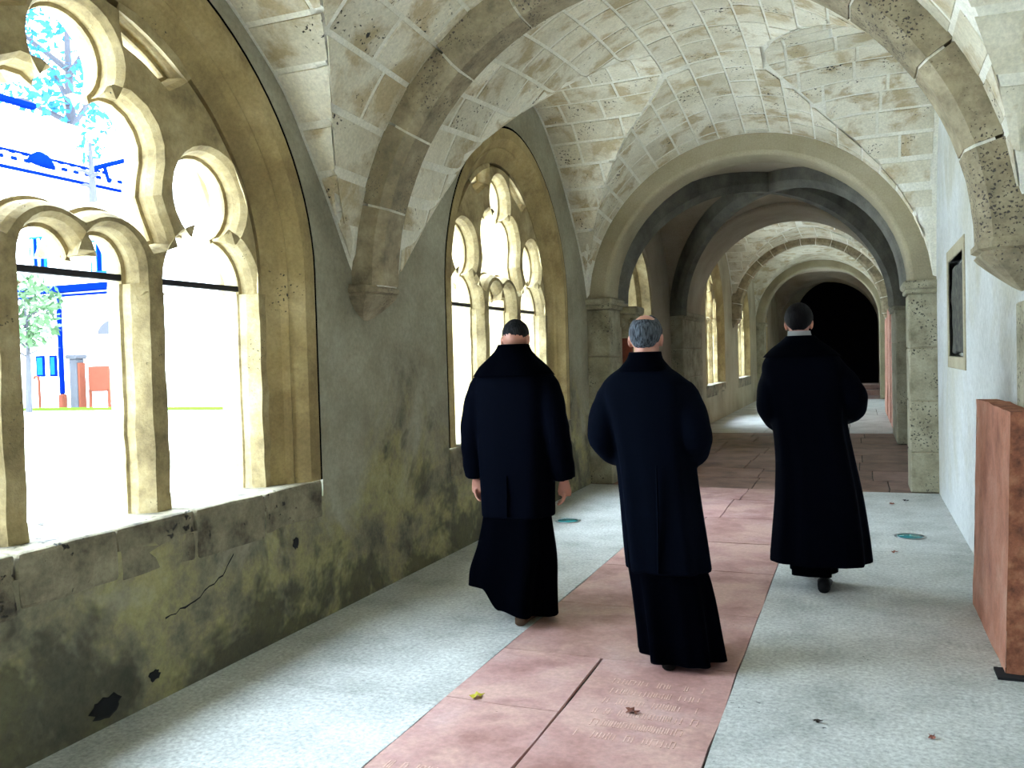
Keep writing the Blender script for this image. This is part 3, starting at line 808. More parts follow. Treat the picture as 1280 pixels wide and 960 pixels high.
# ------------------------------------------------------------------ shaded bay: arcade on the left to the fountain house
def pointed(cy, hw, zs, top, zb, k=14):
    R = ((top-zs)**2+hw*hw)/(2*hw); P = [(cy+hw, zb)]
    a1 = math.degrees(math.acos((R-hw)/R))
    P += arc(cy+hw-R, zs, R, 0, a1, k)[:-1]+[(cy, top)]+list(reversed([(2*cy-a, b) for a, b in arc(cy+hw-R, zs, R, 0, a1, k)[:-1]]))
    return P+[(cy-hw, zb)]
me = curve_solid('wall_arcade', [[(10.25, -.1), (14.75, -.1), (14.75, 4.75), (10.25, 4.75)], pointed(10.86, .42, 2.1, 2.95, .55), pointed(12.6, .78, 2.1, 3.2, .55)], .16, .04, 1, -.04)
me.transform(Matrix.Translation((XL-.2, 0, 0)) @ YZ)
wa = struct(link('wall_arcade', me, M['darkplaster']), 'arcade of pointed arches on the left of the shaded bay', 'wall')
for cy_, hw_, tp_ in ((10.86, .42, 2.95), (12.6, .78, 3.2)):
    A_ = pointed(cy_, hw_+.01, 2.1, tp_+.01, .55); n = len(A_); V_ = []; F_ = []
    pr_ = [(0, -2.99), (.05, -2.99), (.05, -3.14), (.065, -3.15), (.05, -3.16), (.09, -3.20), (.09, -3.40)]
    for o_, x_ in pr_:
        V_ += [(x_, a, b) for a, b in pointed(cy_, hw_+.01-o_, 2.1, tp_+.01-o_*1.4, .55)]
    for q in range(len(pr_)-1):
        for i in range(n-1): F_.append((q*n+i, q*n+i+1, (q+1)*n+i+1, (q+1)*n+i))
    pyd('arch_lining', V_, F_, M['tracery'], wa)
cl = tag(empty('column', (XL+.02, 11.5, 0)), 'red marble column with a carved capital beside the shaded arcade', 'column')
def lathe(name, prof, mat, parent, n=20, loc=(0, 0, 0)):
    vs = []; fs = []
    for r, z in prof:
        for i in range(n):
            vs.append((loc[0]+r*math.cos(2*PI*i/n), loc[1]+r*math.sin(2*PI*i/n), loc[2]+z))
    for q in range(len(prof)-1):
        for i in range(n):
            j = (i+1) % n; fs.append((q*n+i, q*n+j, (q+1)*n+j, (q+1)*n+i))
    fs.append(tuple(reversed(range(n)))); fs.append(tuple((len(prof)-1)*n+i for i in range(n)))
    return pyd(name, vs, fs, mat, parent, True)
lathe('column_base', [(.19, 0), (.19, .12), (.16, .15), (.17, .2), (.13, .24)], M['pier'], cl)
lathe('shaft', [(.105, .24), (.105, 1.74)], M['redshaft'], cl)
lathe('capital', [(.12, 1.74), (.135, 1.77), (.115, 1.79), (.13, 1.9), (.19, 2.03), (.2, 2.06)], M['pier'], cl)
for k in range(8):
    a = 2*PI*k/8; bm = bmesh.new(); bmesh.ops.create_uvsphere(bm, u_segments=8, v_segments=6, radius=.045)
    for v in bm.verts: v.co = Vector((v.co.x+.165*math.cos(a), v.co.y+.165*math.sin(a), v.co.z*1.5+1.95))
    from_bm('carved_leaf', bm, M['pier'], cl, True)
box('abacus', (-.22, -.22, 2.06), (.22, .22, 2.16), M['pier'], cl, .02)
# fountain house beyond the arcade
FX0, FX1, FY0, FY1 = -6.6, -3.3, 9.9, 14.9
fh = struct(box('wall_fountain_house', (FX0, FY1, -.1), (FX1, FY1+.35, 4.4), M['frame']), 'yellow sandstone wall of the fountain house seen through the arcade', 'wall')
for cx_ in (-3.95, -5.4):
    P = pointed(cx_, .52, 2.0, 3.2, .0); Q = pointed(cx_, .42, 2.0, 3.05, .0)
    n = len(P); vs = [(a, FY1-.07, b) for a, b in P]+[(a, FY1-.07, b) for a, b in Q]+[(a, FY1+.0, b) for a, b in P]+[(a, FY1+.0, b) for a, b in Q]
    fs = []
    for i in range(n-1):
        fs += [(i, i+1, n+i+1, n+i), (i, 2*n+i, 2*n+i+1, i+1), (n+i, n+i+1, 3*n+i+1, 3*n+i)]
    pyd('blind_arch', vs, fs, M['tracery'], fh)
struct(box('wall_fountain_house', (FX0, FY0-.35, -.1), (FX1, FY0, 4.4), M['frame']), 'near side wall of the fountain house', 'wall')
struct(box('roof', (FX0-.2, FY0-.35, 4.3), (FX1-.15, FY1+.35, 4.5), M['darkplaster']), 'flat roof over the fountain house', 'roof')
me = curve_solid('wall_fountain_house', [[(FY0-.3, -.1), (FY1+.3, -.1), (FY1+.3, 4.4), (FY0-.3, 4.4)], pointed(11.3, .85, 2.2, 3.6, .9), pointed(13.5, .85, 2.2, 3.6, .9)], .15)
me.transform(Matrix.Translation((FX0, 0, 0)) @ YZ); struct(link('wall_fountain_house', me, M['frame']), 'courtyard wall of the fountain house with two pointed openings', 'wall')
struct(box('floor_fountain_house', (FX0-.1, FY0, -.15), (FX1-.1, FY1, -.01), M['concrete']), 'stone floor of the fountain house', 'floor')
portal(12.4, 2.2, 4.2, 2.8, FX0-.2)

# ------------------------------------------------------------------ marble grave slabs leaning on the right wall
def grave_slab(x_top, x_bot, th, y0, y1, z1, label, group=None, jit=.008, k=10):
    t = tag(empty('grave_slab', (0, 0, 0)), label, 'slab', group)
    bm = bmesh.new(); rows = []
    for j in range(k+1):
        z = z1*j/k; x = x_bot+(x_top-x_bot)*j/k
        row = []
        for i in range(k+1):
            y = y0+(y1-y0)*i/k
            p = Vector((x, y, z)); q = noise.noise(p*7)*jit
            if i in (0, k): p.y += noise.noise(p*11)*.012
            if j == k: p.z += noise.noise(p*9)*.012
            row.append(bm.verts.new(p+Vector((q, 0, 0))))
        rows.append(row)
    for a, b in zip(rows, rows[1:]):
        for i in range(k): bm.faces.new((a[i], a[i+1], b[i+1], b[i]))
    face = from_bm('slab_face', bm, M['slabred'], t)
    bm = bmesh.new()
    rim = [(x_bot+(x_top-x_bot)*j/k, y0, z1*j/k) for j in range(k+1)]+[(x_top, y0+(y1-y0)*i/k, z1) for i in range(1, k+1)]+[(x_bot+(x_top-x_bot)*j/k, y1, z1*j/k) for j in range(k-1, -1, -1)]
    A = []; B = []; C = []
    for (x, y, z) in rim:
        p = Vector((x, y, z)); nz = noise.noise(p*11)*.012
        p.y += nz if y in (y0, y1) else 0; p.z += (noise.noise(p*9)*.012 if z == z1 else 0)
        A.append(bm.verts.new(p)); m_ = p+Vector((th/2, noise.noise(p*13)*.015, noise.noise(p*15)*.01)); B.append(bm.verts.new(m_)); C.append(bm.verts.new(p+Vector((th, 0, 0))))
    for P_, Q_ in ((A, B), (B, C)):
        for i in range(len(rim)-1): bm.faces.new((P_[i], P_[i+1], Q_[i+1], Q_[i]))
    bm.faces.new(C)
    from_bm('rough_edge', bm, M['slabedge'], t)
    return t
grave_slab(.63, .60, .10, 4.42, 5.62, 1.20, 'thick red marble grave slab propped against the near right wall')
box('slab_chock', (.56, 4.36, 0), (.74, 4.50, .012), M['dark'])
tag(bpy.data.objects['slab_chock'], 'flat dark chock under the corner of the near red slab', 'chock')
grave_slab(.60, .58, .1, 17.0, 18.6, 2.2, 'tall pale pink slab standing just beyond the tufa pier', 'far slabs along the right wall')
grave_slab(.60, .58, .1, 18.9, 20.6, 2.35, 'tall dark red slab standing between the pale pink and the farthest slab', 'far slabs along the right wall')
grave_slab(.60, .58, .1, 21.0, 22.6, 2.2, 'farthest tall red slab along the right wall', 'far slabs along the right wall')

# ------------------------------------------------------------------ recessed floor lights and fallen leaves
def floor_light(x, y, label):
    t = tag(empty('floor_light', (x, y, 0)), label, 'floor light', 'glass floor lights')
    lathe('steel_ring', [(.115, .001), (.118, .006), (.105, .008), (.098, .005)], M['steel'], t, 28)
    lathe('glass_lens', [(.098, .003), (.09, .007), (.05, .010), (.01, .011)], M['glass'], t, 28)
M['steel'] = plain('brushed_steel', (.35, .36, .36), .35, .9)
M['glass'] = plain('teal_glass', (.03, .22, .24), .08, 0, .8)
floor_light(-2.5, 7.5, 'round teal glass floor light near the mossy wall')
floor_light(.36, 7.5, 'round teal glass floor light near the white wall')
def leaf(x, y, s, rz, col, label):
    m_ = plain('leaf_'+label.split()[0], col, .8)
    P = [(0, 0), (.25, .12), (.35, .42), (.7, .35), (.62, .6), (1, .75), (.7, .8), (.75, 1.1), (.45, .95), (.25, 1.2), (.1, .85), (-.2, .95), (-.1, .6), (-.4, .4), (-.12, .3)]
    vs = []; fs = []
    for zz in (0, .0015):
        vs += [(p[0]*s, p[1]*s, .004+zz+.012*math.sin(p[0]*4+rz)**2) for p in P]
    n = len(P); vs.append((.3*s, .6*s, .012))
    fs = [(i, (i+1) % n, n+(i+1) % n, n+i) for i in range(n)]+[(n+i, n+(i+1) % n, 2*n) for i in range(n)]+[tuple(reversed(range(n)))]
    o = pyd('fallen_leaf', vs, fs, m_); o.location = (x, y, 0); o.rotation_euler = (0, 0, rz)
    tag(o, label, 'leaf', 'fallen leaves')
leaf(-1.6, 3.42, .05, .4, rgb(190, 180, 60), 'yellow leaf lying on the red marble slab')
leaf(-.87, 3.5, .05, 2.0, rgb(110, 62, 46), 'brown curled leaf on the carved lettering')
leaf(.30, 9.0, .05, 1.0, rgb(130, 70, 52), 'reddish leaf on grey floor before the pier')
leaf(.44, 9.25, .045, 2.2, rgb(44, 34, 32), 'dark leaf on grey floor closest to the pier')
leaf(.22, 6.85, .04, .2, rgb(140, 84, 66), 'small brown leaf in front of the right floor light')
leaf(-.16, 3.65, .03, 2.8, rgb(60, 52, 46), 'dark speck of leaf on the grey floor right of the lettering')
leaf(.25, 3.6, .028, .9, rgb(130, 76, 60), 'tiny red brown leaf on the near grey floor')

# ------------------------------------------------------------------ courtyard
M['gravel'] = stone('pale_gravel', rgb(232, 232, 228), rgb(220, 220, 214), rgb(242, 242, 240), 1.2, bump=.3, tint=0)
M['render'] = plain('white_render', (.86, .87, .88), .9)
M['blue'] = plain('blue_lead', (.0006, .006, .075), 1, 0, 0)
M['bluelight'] = plain('blue_slate', (.005, .05, .22), 1, 0, 0)
M['rooftile'] = plain('pale_roof', (.62, .66, .72), .8)
M['grass'] = plain('grass_green', (.04, .15, .008), 1, 0, 0)
M['brick'] = plain('red_panel', (.085, .026, .016), 1, 0, 0)
M['leafgreen'] = plain('leaf_green', (.03, .07, .02), .8)
M['leafblue'] = plain('leaf_bluish', (.02, .09, .24), 1, 0, 0)
M['greystone'] = plain('pale_grey_stone', (.045, .045, .05), 1, 0, 0)
struct(box('ground', (-70, -30, .2), (XL-.56, 70, .52), M['gravel']), 'pale courtyard ground outside the windows', 'ground')
tag(box('lawn', (-25, 15.9, .5), (-10, 16.3, .58), M['grass'], bevel=.02), 'strip of grass along the far courtyard building', 'lawn', kind='stuff')
# perpendicular wing facing the camera: white wall, blue gutter, windows, arch, panel
YP = 17.0
pw = tag(empty('courtyard_building', (-19, YP, .5)), 'white two storey wing with a blue gutter across the courtyard', 'building')
def pbox(name, x0, x1, y0, y1, z0, z1, mat, parent=None, bevel=0):
    o = box(name, (x0+19, y0-YP, z0-.5), (x1+19, y1-YP, z1-.5), mat, parent or pw, bevel); return o
pbox('wall', -25.2, -9.0, YP, YP+4, .5, 5.9, M['render'])
pbox('gutter', -21.5, -17.35, YP-.14, YP, 3.60, 3.80, M['blue'], bevel=.03)
pbox('gutter_strap', -21.5, -17.35, YP-.10, YP, 3.50, 3.55, M['blue'])
pbox('downpipe', -19.80, -19.68, YP-.16, YP-.04, .9, 3.6, M['blue'], bevel=.03)
pbox('pipe_foot', -19.83, -19.65, YP-.18, YP-.02, .52, .9, M['brick'], bevel=.03)
for x0, x1, z0, z1 in ((-20.75, -20.25, 4.3, 5.1), (-18.55, -17.85, 4.1, 4.85)):
    f = pbox('window', x0-.05, x1+.05, YP-.05, YP+.02, z0-.06, z1+.06, M['bluelight'])
    n = 4
    for k in range(n):
        a = x0+(x1-x0)*k/n
        pbox('pane', a+.03, a+(x1-x0)/n-.03, YP-.07, YP-.045, z0, z1, M['blue'] if k % 2 else M['render'], f)
for x0, x1 in ((-20.75, -20.45), (-20.25, -20.0)):
    f = pbox('window', x0, x1, YP-.04, YP+.02, 1.38, 1.95, M['blue'])
    pbox('pane', x0+.05, x1-.05, YP-.05, YP-.035, 1.43, 1.9, M['bluelight'], f)
L = arc(-17.6+19, 2.45-.5, .85, 0, 180, 18, .42)
me = curve_solid('arch_recess', [L], .03); me.transform(Matrix.Translation((0, -.03, 0)) @ XZ); link('arch_recess', me, M['greystone'], pw)
gp = tag(empty('stone_post', (-18.85, YP-.4, .52)), 'grey stone post before the white wing', 'post')
box('post', (-.13, -.13, 0), (.13, .13, 1.3), M['greystone'], gp, .02); box('post_cap', (-.19, -.19, 1.3), (.19, .19, 1.42), M['greystone'], gp, .03)
box('red_edge', (.13, -.1, .0), (.2, .1, 1.2), M['brick'], gp, .01)
bp_ = tag(empty('notice_panel', (-18.1, YP-.35, .52)), 'red brown panel on legs beside the grey post', 'panel')
box('board', (-.4, -.03, .45), (.32, .03, 1.1), M['brick'], bp_, .02)
for x in (-.36, .28): box('leg', (x-.03, -.03, 0), (x+.03, .03, .5), M['brick'], bp_)
hp = tag(empty('standpipe', (-20.1, YP-.5, .52)), 'short hooked brown standpipe left of the blue downpipe', 'pipe')
bm = bmesh.new()
def tube(bm, pts, rad, n=10, cap=True):
    pts = [Vector(p) for p in pts]; rings = []
    rad = rad if isinstance(rad, (list, tuple)) else [rad]*len(pts)
    ref = Vector((0, 0, 1)) if abs((pts[1]-pts[0]).normalized().z) < .9 else Vector((0, 1, 0))
    for i, p in enumerate(pts):
        d = (pts[min(i+1, len(pts)-1)]-pts[max(0, i-1)]).normalized()
        a = d.cross(ref)
        if a.length < 1e-4: a = d.cross(Vector((1, 0, 0)))
        a.normalize(); b = d.cross(a).normalized(); ref = a.cross(d) if True else ref
        r = rad[i]; ra, rb = (r if isinstance(r, (list, tuple)) else (r, r))
        rings.append([bm.verts.new(p+a*ra*math.cos(2*PI*k/n)+b*rb*math.sin(2*PI*k/n)) for k in range(n)])
    for A, B in zip(rings, rings[1:]):
        for k in range(n):
            j = (k+1) % n; bm.faces.new((A[k], A[j], B[j], B[k]))
    if cap:
        bm.faces.new(list(reversed(rings[0]))); bm.faces.new(rings[-1])
tube(bm, [(0, 0, 0), (0, 0, .75), (-.03, 0, .85), (-.12, 0, .88), (-.18, 0, .82)], .035, 8)
from_bm('pipe', bm, M['brick'], hp)
# side wing with its long roofs
XS = -26.0
sw = tag(empty('church_wing', (XS, 20, .5)), 'long white wing with pale snow guarded roof and blue eaves', 'building')
def sbox(name, x0, x1, y0, y1, z0, z1, mat, parent=None, bevel=0):
    return box(name, (x0-XS, y0-20, z0-.5), (x1-XS, y1-20, z1-.5), mat, parent or sw, bevel)
sbox('wall', XS-8, XS, 8, 40, .5, 8.3, M['render'])
sbox('eave', XS, XS+.22, 8, 25.7, 8.25, 8.42, M['blue'], None, .03)
rf = pyd('roof', [(.25, -12, 7.82), (.25, 5.7, 7.82), (-1.6, 5.7, 8.75), (-1.6, -12, 8.75), (.25, -12, 7.9), (.25, 5.7, 7.9), (-1.6, 5.7, 8.83), (-1.6, -12, 8.83)], [(0, 1, 2, 3), (4, 7, 6, 5), (0, 4, 5, 1), (1, 5, 6, 2), (2, 6, 7, 3), (3, 7, 4, 0)], M['rooftile'], sw)
sbox('ridge', XS-1.7, XS-1.45, 8, 25.7, 9.2, 9.36, M['blue'], None, .02)
for r in range(2):
    for k in range(26):
        y = 13+.5*k+.25*r; u = .3+.55*r
        x = XS+.25-1.85*u; z = 8.4+.93*u
        sbox('snow_guard', x-.05, x+.05, y-.09, y+.09, z, z+.12, M['blue'], rf)
lathe('dormer', [(.5, 0), (.45, .25), (.3, .5), (.1, .62)], M['blue'], sw, 14, (-.55, 2.2, 8.1))
bm = bmesh.new(); tube(bm, [(-.3, 4.2, 8.5), (.1, 5.9, 9.2)], .09, 8); tube(bm, [(-.1, 4.6, 8.65), (-.05, 4.8, 7.9)], .07, 8); from_bm('beam', bm, M['blue'], sw)
sbox('upper_wall', XS-8, XS-1.7, 8, 40, 8, 10.9, M['render'])
sbox('upper_eave', XS-1.7, XS-1.4, 8, 22.9, 11.0, 11.2, M['blue'], None, .03)
ch = tag(empty('chimney', (XS+.9, 25.2, 6.9)), 'small bluish chimney below the pale roof', 'chimney')
M['chim'] = plain('chimney_blue', (.01, .06, .14), 1, 0, 0)
box('chimney_post', (-.3, -.3, -6.4), (.3, .3, .1), M['render'], ch)
box('chimney_slab', (-.7, -.5, .1), (.7, .5, .25), M['blue'], ch, .02); box('chimney_stack', (-.35, -.35, .25), (.35, .35, .7), M['chim'], ch, .03); box('chimney_cap', (-.1, -.1, .7), (.1, .1, .95), M['blue'], ch)
for b in list(ch.children): pass
# trees
def tree(name, loc, h, crown, n, leafm, label, leaf_s, seed):
    rnd = random.Random(seed); t = tag(empty(name, loc), label, 'tree')
    bm = bmesh.new(); tube(bm, [(0, 0, 0), (.05, 0, h*.4), (0, .05, h*.8), (0, 0, h+crown*.4)], [h*.03, h*.024, h*.015, h*.006], 8)
    for k in range(10):
        a = rnd.uniform(0, 2*PI); z = h*rnd.uniform(.55, .95)
        tube(bm, [(0, 0, z), (math.cos(a)*crown*.5, math.sin(a)*crown*.5, z+crown*.25), (math.cos(a)*crown*.9, math.sin(a)*crown*.9, z+crown*.2)], [h*.01, h*.006, h*.003], 6)
    from_bm('trunk', bm, M['brick'] if False else M['greystone'], t)
    vs = []; fs = []
    for k in range(n):
        a = rnd.uniform(0, 2*PI); ph = math.acos(rnd.uniform(-1, 1)); r = crown*rnd.uniform(.35, 1)**.6
        c = Vector((r*math.sin(ph)*math.cos(a), r*math.sin(ph)*math.sin(a), h+r*math.cos(ph)*1.15))
        d1 = Vector([rnd.uniform(-1, 1) for _ in range(3)]).normalized(); d2 = d1.cross(Vector([rnd.uniform(-1, 1) for _ in range(3)])).normalized()
        s = leaf_s*rnd.uniform(.6, 1.3); i = len(vs)
        vs += [c-d1*s, c+d2*s*.45, c+d1*s, c-d2*s*.45]; fs.append((i, i+1, i+2, i+3))
    o = pyd('foliage', vs, fs, leafm, t); o['kind'] = 'stuff'
    return t
tree('willow', (-18.9, 15.2, .52), 2.5, .85, 700, M['leafgreen'], 'small green tree before the white courtyard wing', .12, 1)
tree('tall_tree', (-40, 35.5, .5), 18.5, 4.6, 1500, M['leafblue'], 'tall bluish tree rising behind the roofs', .3, 2)
tree('shrub_tree', (-24.6, 22.6, 8.7-8.2), 8.7, .5, 60, M['leafblue'], 'thin bluish sapling standing out against the upper white wall', .14, 3)

# ------------------------------------------------------------------ the three walkers
def remeshed(bm, voxel, smooth=2):
    bmesh.ops.recalc_face_normals(bm, faces=bm.faces)
    me = bpy.data.meshes.new('tmp'); bm.to_mesh(me); bm.free()
    o = bpy.data.objects.new('tmp', me); COL.objects.link(o)
    md = o.modifiers.new('r', 'REMESH'); md.mode = 'VOXEL'; md.voxel_size = voxel; md.use_smooth_shade = True
    if smooth:
        sm = o.modifiers.new('s', 'SMOOTH'); sm.factor = .5; sm.iterations = smooth
    r = evaluated(o); bpy.data.objects.remove(o); bpy.data.meshes.remove(me)
    return r
def ell(bm, c, r, rot=None, n=20):
    res = bmesh.ops.create_uvsphere(bm, u_segments=n, v_segments=n*2//3, radius=1)
    mt = Matrix.Translation(c) @ (rot or Matrix.Identity(4)) @ Matrix.Diagonal((*r, 1))
    bmesh.ops.transform(bm, matrix=mt, verts=res['verts'])
def loft(bm, rings, n=64, fold=None, cap=True):
    """rings: (z, cx, cy, a, b); fold(theta, t) scales the radius; returns the rings of verts"""
    out = []
    for q, (z, cx, cy, a, b) in enumerate(rings):
        R = []
        for i in range(n):
            th = 2*PI*i/n; c, s = math.cos(th), math.sin(th); e = .8
            k = 1+(fold(th, q/(len(rings)-1)) if fold else 0)
            x = cx+k*a*math.copysign(abs(c)**e, c); y = cy+k*b*math.copysign(abs(s)**e, s)
            R.append(bm.verts.new((x, y, z(th) if callable(z) else z)))
        out.append(R)
    for A, B in zip(out, out[1:]):
        for i in range(n):
            j = (i+1) % n; bm.faces.new((A[i], A[j], B[j], B[i]))
    if cap: bm.faces.new(list(reversed(out[0]))); bm.faces.new(out[-1])
    return out
def smooth_rings(R, k=6):
    out = []
    for i in range(len(R)-1):
        for j in range(k):
            t = j/k; row = []
            for c in range(5):
                p0, p1, p2, p3 = (R[max(0, i-1)][c], R[i][c], R[i+1][c], R[min(len(R)-1, i+2)][c])
                row.append(.5*((2*p1)+(-p0+p2)*t+(2*p0-5*p1+4*p2-p3)*t*t+(-p0+3*p1-3*p2+p3)*t**3))
            out.append(tuple(row))
    out.append(R[-1]); return out
def cloth(name, col, sheen=.1, rough=.85):
    mt, t, b = nt(name)
    tc = N(t, 'ShaderNodeTexCoord'); w = N(t, 'ShaderNodeTexNoise', Scale=260.0, Detail=2.0); t.links.new(tc.outputs['Object'], w.inputs['Vector'])
    w2 = N(t, 'ShaderNodeTexNoise', Scale=5.0, Detail=3.0); t.links.new(tc.outputs['Object'], w2.inputs['Vector'])
    c = mixc(t, w2.outputs['Fac'], tuple(x*.7 for x in col), tuple(x*1.3 for x in col))
    t.links.new(c, b.inputs['Base Color']); b.inputs['Roughness'].default_value = rough; b.inputs['Specular IOR Level'].default_value = .02
    b.inputs['Sheen Weight'].default_value = sheen*.3; b.inputs['Sheen Tint'].default_value = (.25, .4, .8, 1)
    bp = N(t, 'ShaderNodeBump', Strength=.15, Distance=.004); t.links.new(w.outputs['Fac'], bp.inputs['Height']); t.links.new(bp.outputs[0], b.inputs['Normal'])
    return mt
M['coat'] = cloth('navy_black_wool', (.0006, .0011, .0034), .03)
M['coat2'] = cloth('navy_coat_twill', (.0007, .0015, .0042), .04)
M['cassock'] = cloth('black_cassock', (.0005, .0010, .0032), .03)
M['shoe'] = plain('black_leather', (.0025, .0025, .003), .6, 0, .15)
M['shoebrown'] = plain('brown_sole', (.09, .045, .02), .6)
M['collar'] = plain('white_collar', (.75, .75, .74), .6)
def skin_mat(name, col):
    mt, t, b = nt(name)
    tc = N(t, 'ShaderNodeTexCoord'); n = N(t, 'ShaderNodeTexNoise', Scale=14.0, Detail=4.0); t.links.new(tc.outputs['Object'], n.inputs['Vector'])
    c = mixc(t, n.outputs['Fac'], tuple(x*.8 for x in col), (min(1, col[0]*1.15), col[1], col[2]))
    t.links.new(c, b.inputs['Base Color']); b.inputs['Roughness'].default_value = .5
    b.inputs['Subsurface Weight'].default_value = .08; b.inputs['Subsurface Radius'].default_value = (.01, .004, .002)
    return mt
M['skin'] = skin_mat('skin', (.50, .25, .18))
def hair_mat(name, a, b_):
    mt, t, b = nt(name)
    tc = N(t, 'ShaderNodeTexCoord'); mp = N(t, 'ShaderNodeMapping'); mp.inputs['Scale'].default_value = (1, 1, .18); t.links.new(tc.outputs['Object'], mp.inputs['Vector'])
    n = N(t, 'ShaderNodeTexNoise', Scale=120.0, Detail=4.0); t.links.new(mp.outputs[0], n.inputs['Vector'])
    t.links.new(ramp(t, n.outputs['Fac'], [(.35, a), (.65, b_)]), b.inputs['Base Color']); b.inputs['Roughness'].default_value = .7; b.inputs['Specular IOR Level'].default_value = .1
    bp = N(t, 'ShaderNodeBump', Strength=.8, Distance=.006); t.links.new(n.outputs['Fac'], bp.inputs['Height']); t.links.new(bp.outputs[0], b.inputs['Normal'])
    return mt
def hand(bm, wrist, d, side, curl):
    """palm, four unequal bent fingers and a thumb; d = direction from wrist to knuckles, side = direction of the thumb"""
    d = Vector(d).normalized(); sd = Vector(side); sd = (sd-d*sd.dot(d)).normalized(); nrm = d.cross(sd).normalized()*curl
    w = Vector(wrist)
    tube(bm, [w-d*.05, w, w+d*.03, w+d*.065, w+d*.09], [(.026, .022), (.026, .02), (.036, .018), (.042, .016), (.040, .013)] if abs(nrm.dot(Vector((0, 0, 1)))) < 2 else .03, 14)
    for k, ln in enumerate((.072, .080, .076, .060)):
        b = w+d*.082+sd*(.03-.02*k); L = ln
        p1 = b+(d*.95+nrm*.25).normalized()*L*.45; p2 = p1+(d*.75+nrm*.7).normalized()*L*.32; p3 = p2+(d*.4+nrm*.95).normalized()*L*.26
        tube(bm, [b-d*.02, b, p1, p2, p3], [.0095, .0098, .0090, .0084, .0066], 8)
    b = w+d*.025+sd*.026
    p1 = b+(d*.6+sd*.75+nrm*.3).normalized()*.036; p2 = p1+(d*.85+sd*.3+nrm*.45).normalized()*.03
    tube(bm, [w+d*.01, b, p1, p2], [.014, .013, .011, .008], 8)
def head_shape(bm, c, tilt=0, yaw=0):
    """skull, jaw, brow, nose, lips and ears on one head; c = centre of the skull; faces +y"""
    Rm = Matrix.Rotation(yaw, 4, 'Z') @ Matrix.Rotation(-tilt, 4, 'X'); C = Vector(c)
    P = lambda x, y, z: C+(Rm @ Vector((x, y, z)))
    ell(bm, P(0, -.008, .018), (.076, .096, .094), Rm)
    ell(bm, P(0, .022, -.045), (.060, .072, .072), Rm)
    ell(bm, P(0, .062, -.092), (.030, .028, .024), Rm, 12)
    ell(bm, P(0, .084, .018), (.050, .014, .012), Rm, 12)
    ell(bm, P(0, .102, -.022), (.013, .020, .024), Rm, 12); ell(bm, P(0, .094, .0), (.009, .012, .026), Rm, 12)
    ell(bm, P(0, .090, -.062), (.022, .010, .007), Rm, 10); ell(bm, P(0, .088, -.074), (.019, .010, .007), Rm, 10)
    for s in (-1, 1):
        ell(bm, P(s*.030, .086, .002), (.013, .010, .009), Rm, 10)
        ell(bm, P(s*.079, -.004, -.012), (.009, .020, .032), Rm @ Matrix.Rotation(s*.35, 4, 'Z'), 12)
        ell(bm, P(s*.076, .004, -.032), (.008, .011, .014), Rm, 10)
    return Rm
def hair_shell(c, Rm, low, thick, bald=None):
    """cap of hair over the skull: down to `low` at the nape, shorter round the face"""
    bm = bmesh.new(); n, m_ = 40, 22; vs = {}
    for i in range(n):
        for j in range(m_+1):
            th = 2*PI*i/n; back = .5-.5*math.sin(th)          # 1 at the nape, 0 at the forehead
            zlow = .05+(low-.05)*min(1, back*1.25) if back > .35 else .07
            ph = (j/m_)*math.acos(max(-.95, zlow/.094))
            d = Vector((math.sin(ph)*math.cos(th), math.sin(ph)*math.sin(th), math.cos(ph)))
            f = 1+thick*(1-(j/m_)**6*.85)+noise.noise(d*9)*.02
            if bald and j < m_*bald: f = .985
            p = Vector((d.x*.076*f, -.008+d.y*.096*f, .018+d.z*.094*f))
            if d.z < 0: p.x *= 1-.12*(-d.z); p.y *= 1-.1*(-d.z)
            vs[i, j] = bm.verts.new(Vector(c)+Rm @ p)
    for i in range(n):
        k = (i+1) % n
        for j in range(m_): bm.faces.new((vs[i, j], vs[k, j], vs[k, j+1], vs[i, j+1]))
    bmesh.ops.remove_doubles(bm, verts=bm.verts, dist=.0006)
    return bm
def shoe(bm, x, y, z, L, yaw, pitch):
    Mx = Matrix.Translation((x, y, z)) @ Matrix.Rotation(yaw, 4, 'Z') @ Matrix.Rotation(pitch, 4, 'X')
    b2 = bmesh.new()
    sec = [(-.5, .030, .045), (-.44, .037, .075), (-.3, .040, .085), (-.1, .040, .075), (.1, .045, .055), (.3, .047, .045), (.43, .036, .036), (.5, .016, .022)]
    R = []
    for t, w, h in sec:
        yy = t*L+L*.2
        R.append([b2.verts.new((w*math.cos(a)*(1 if math.sin(a) > -.2 else 1.05), yy, max(0, h*.5+h*.5*math.sin(a)))) for a in [2*PI*k/14 for k in range(14)]])
    for A, B in zip(R, R[1:]):
        for i in range(14):
            j = (i+1) % 14; b2.faces.new((A[i], A[j], B[j], B[i]))
    b2.faces.new(R[0]); b2.faces.new(list(reversed(R[-1])))
    bmesh.ops.transform(b2, matrix=Mx, verts=b2.verts)
    me = bpy.data.meshes.new('t'); b2.to_mesh(me); b2.free(); bm.from_mesh(me); bpy.data.meshes.remove(me)
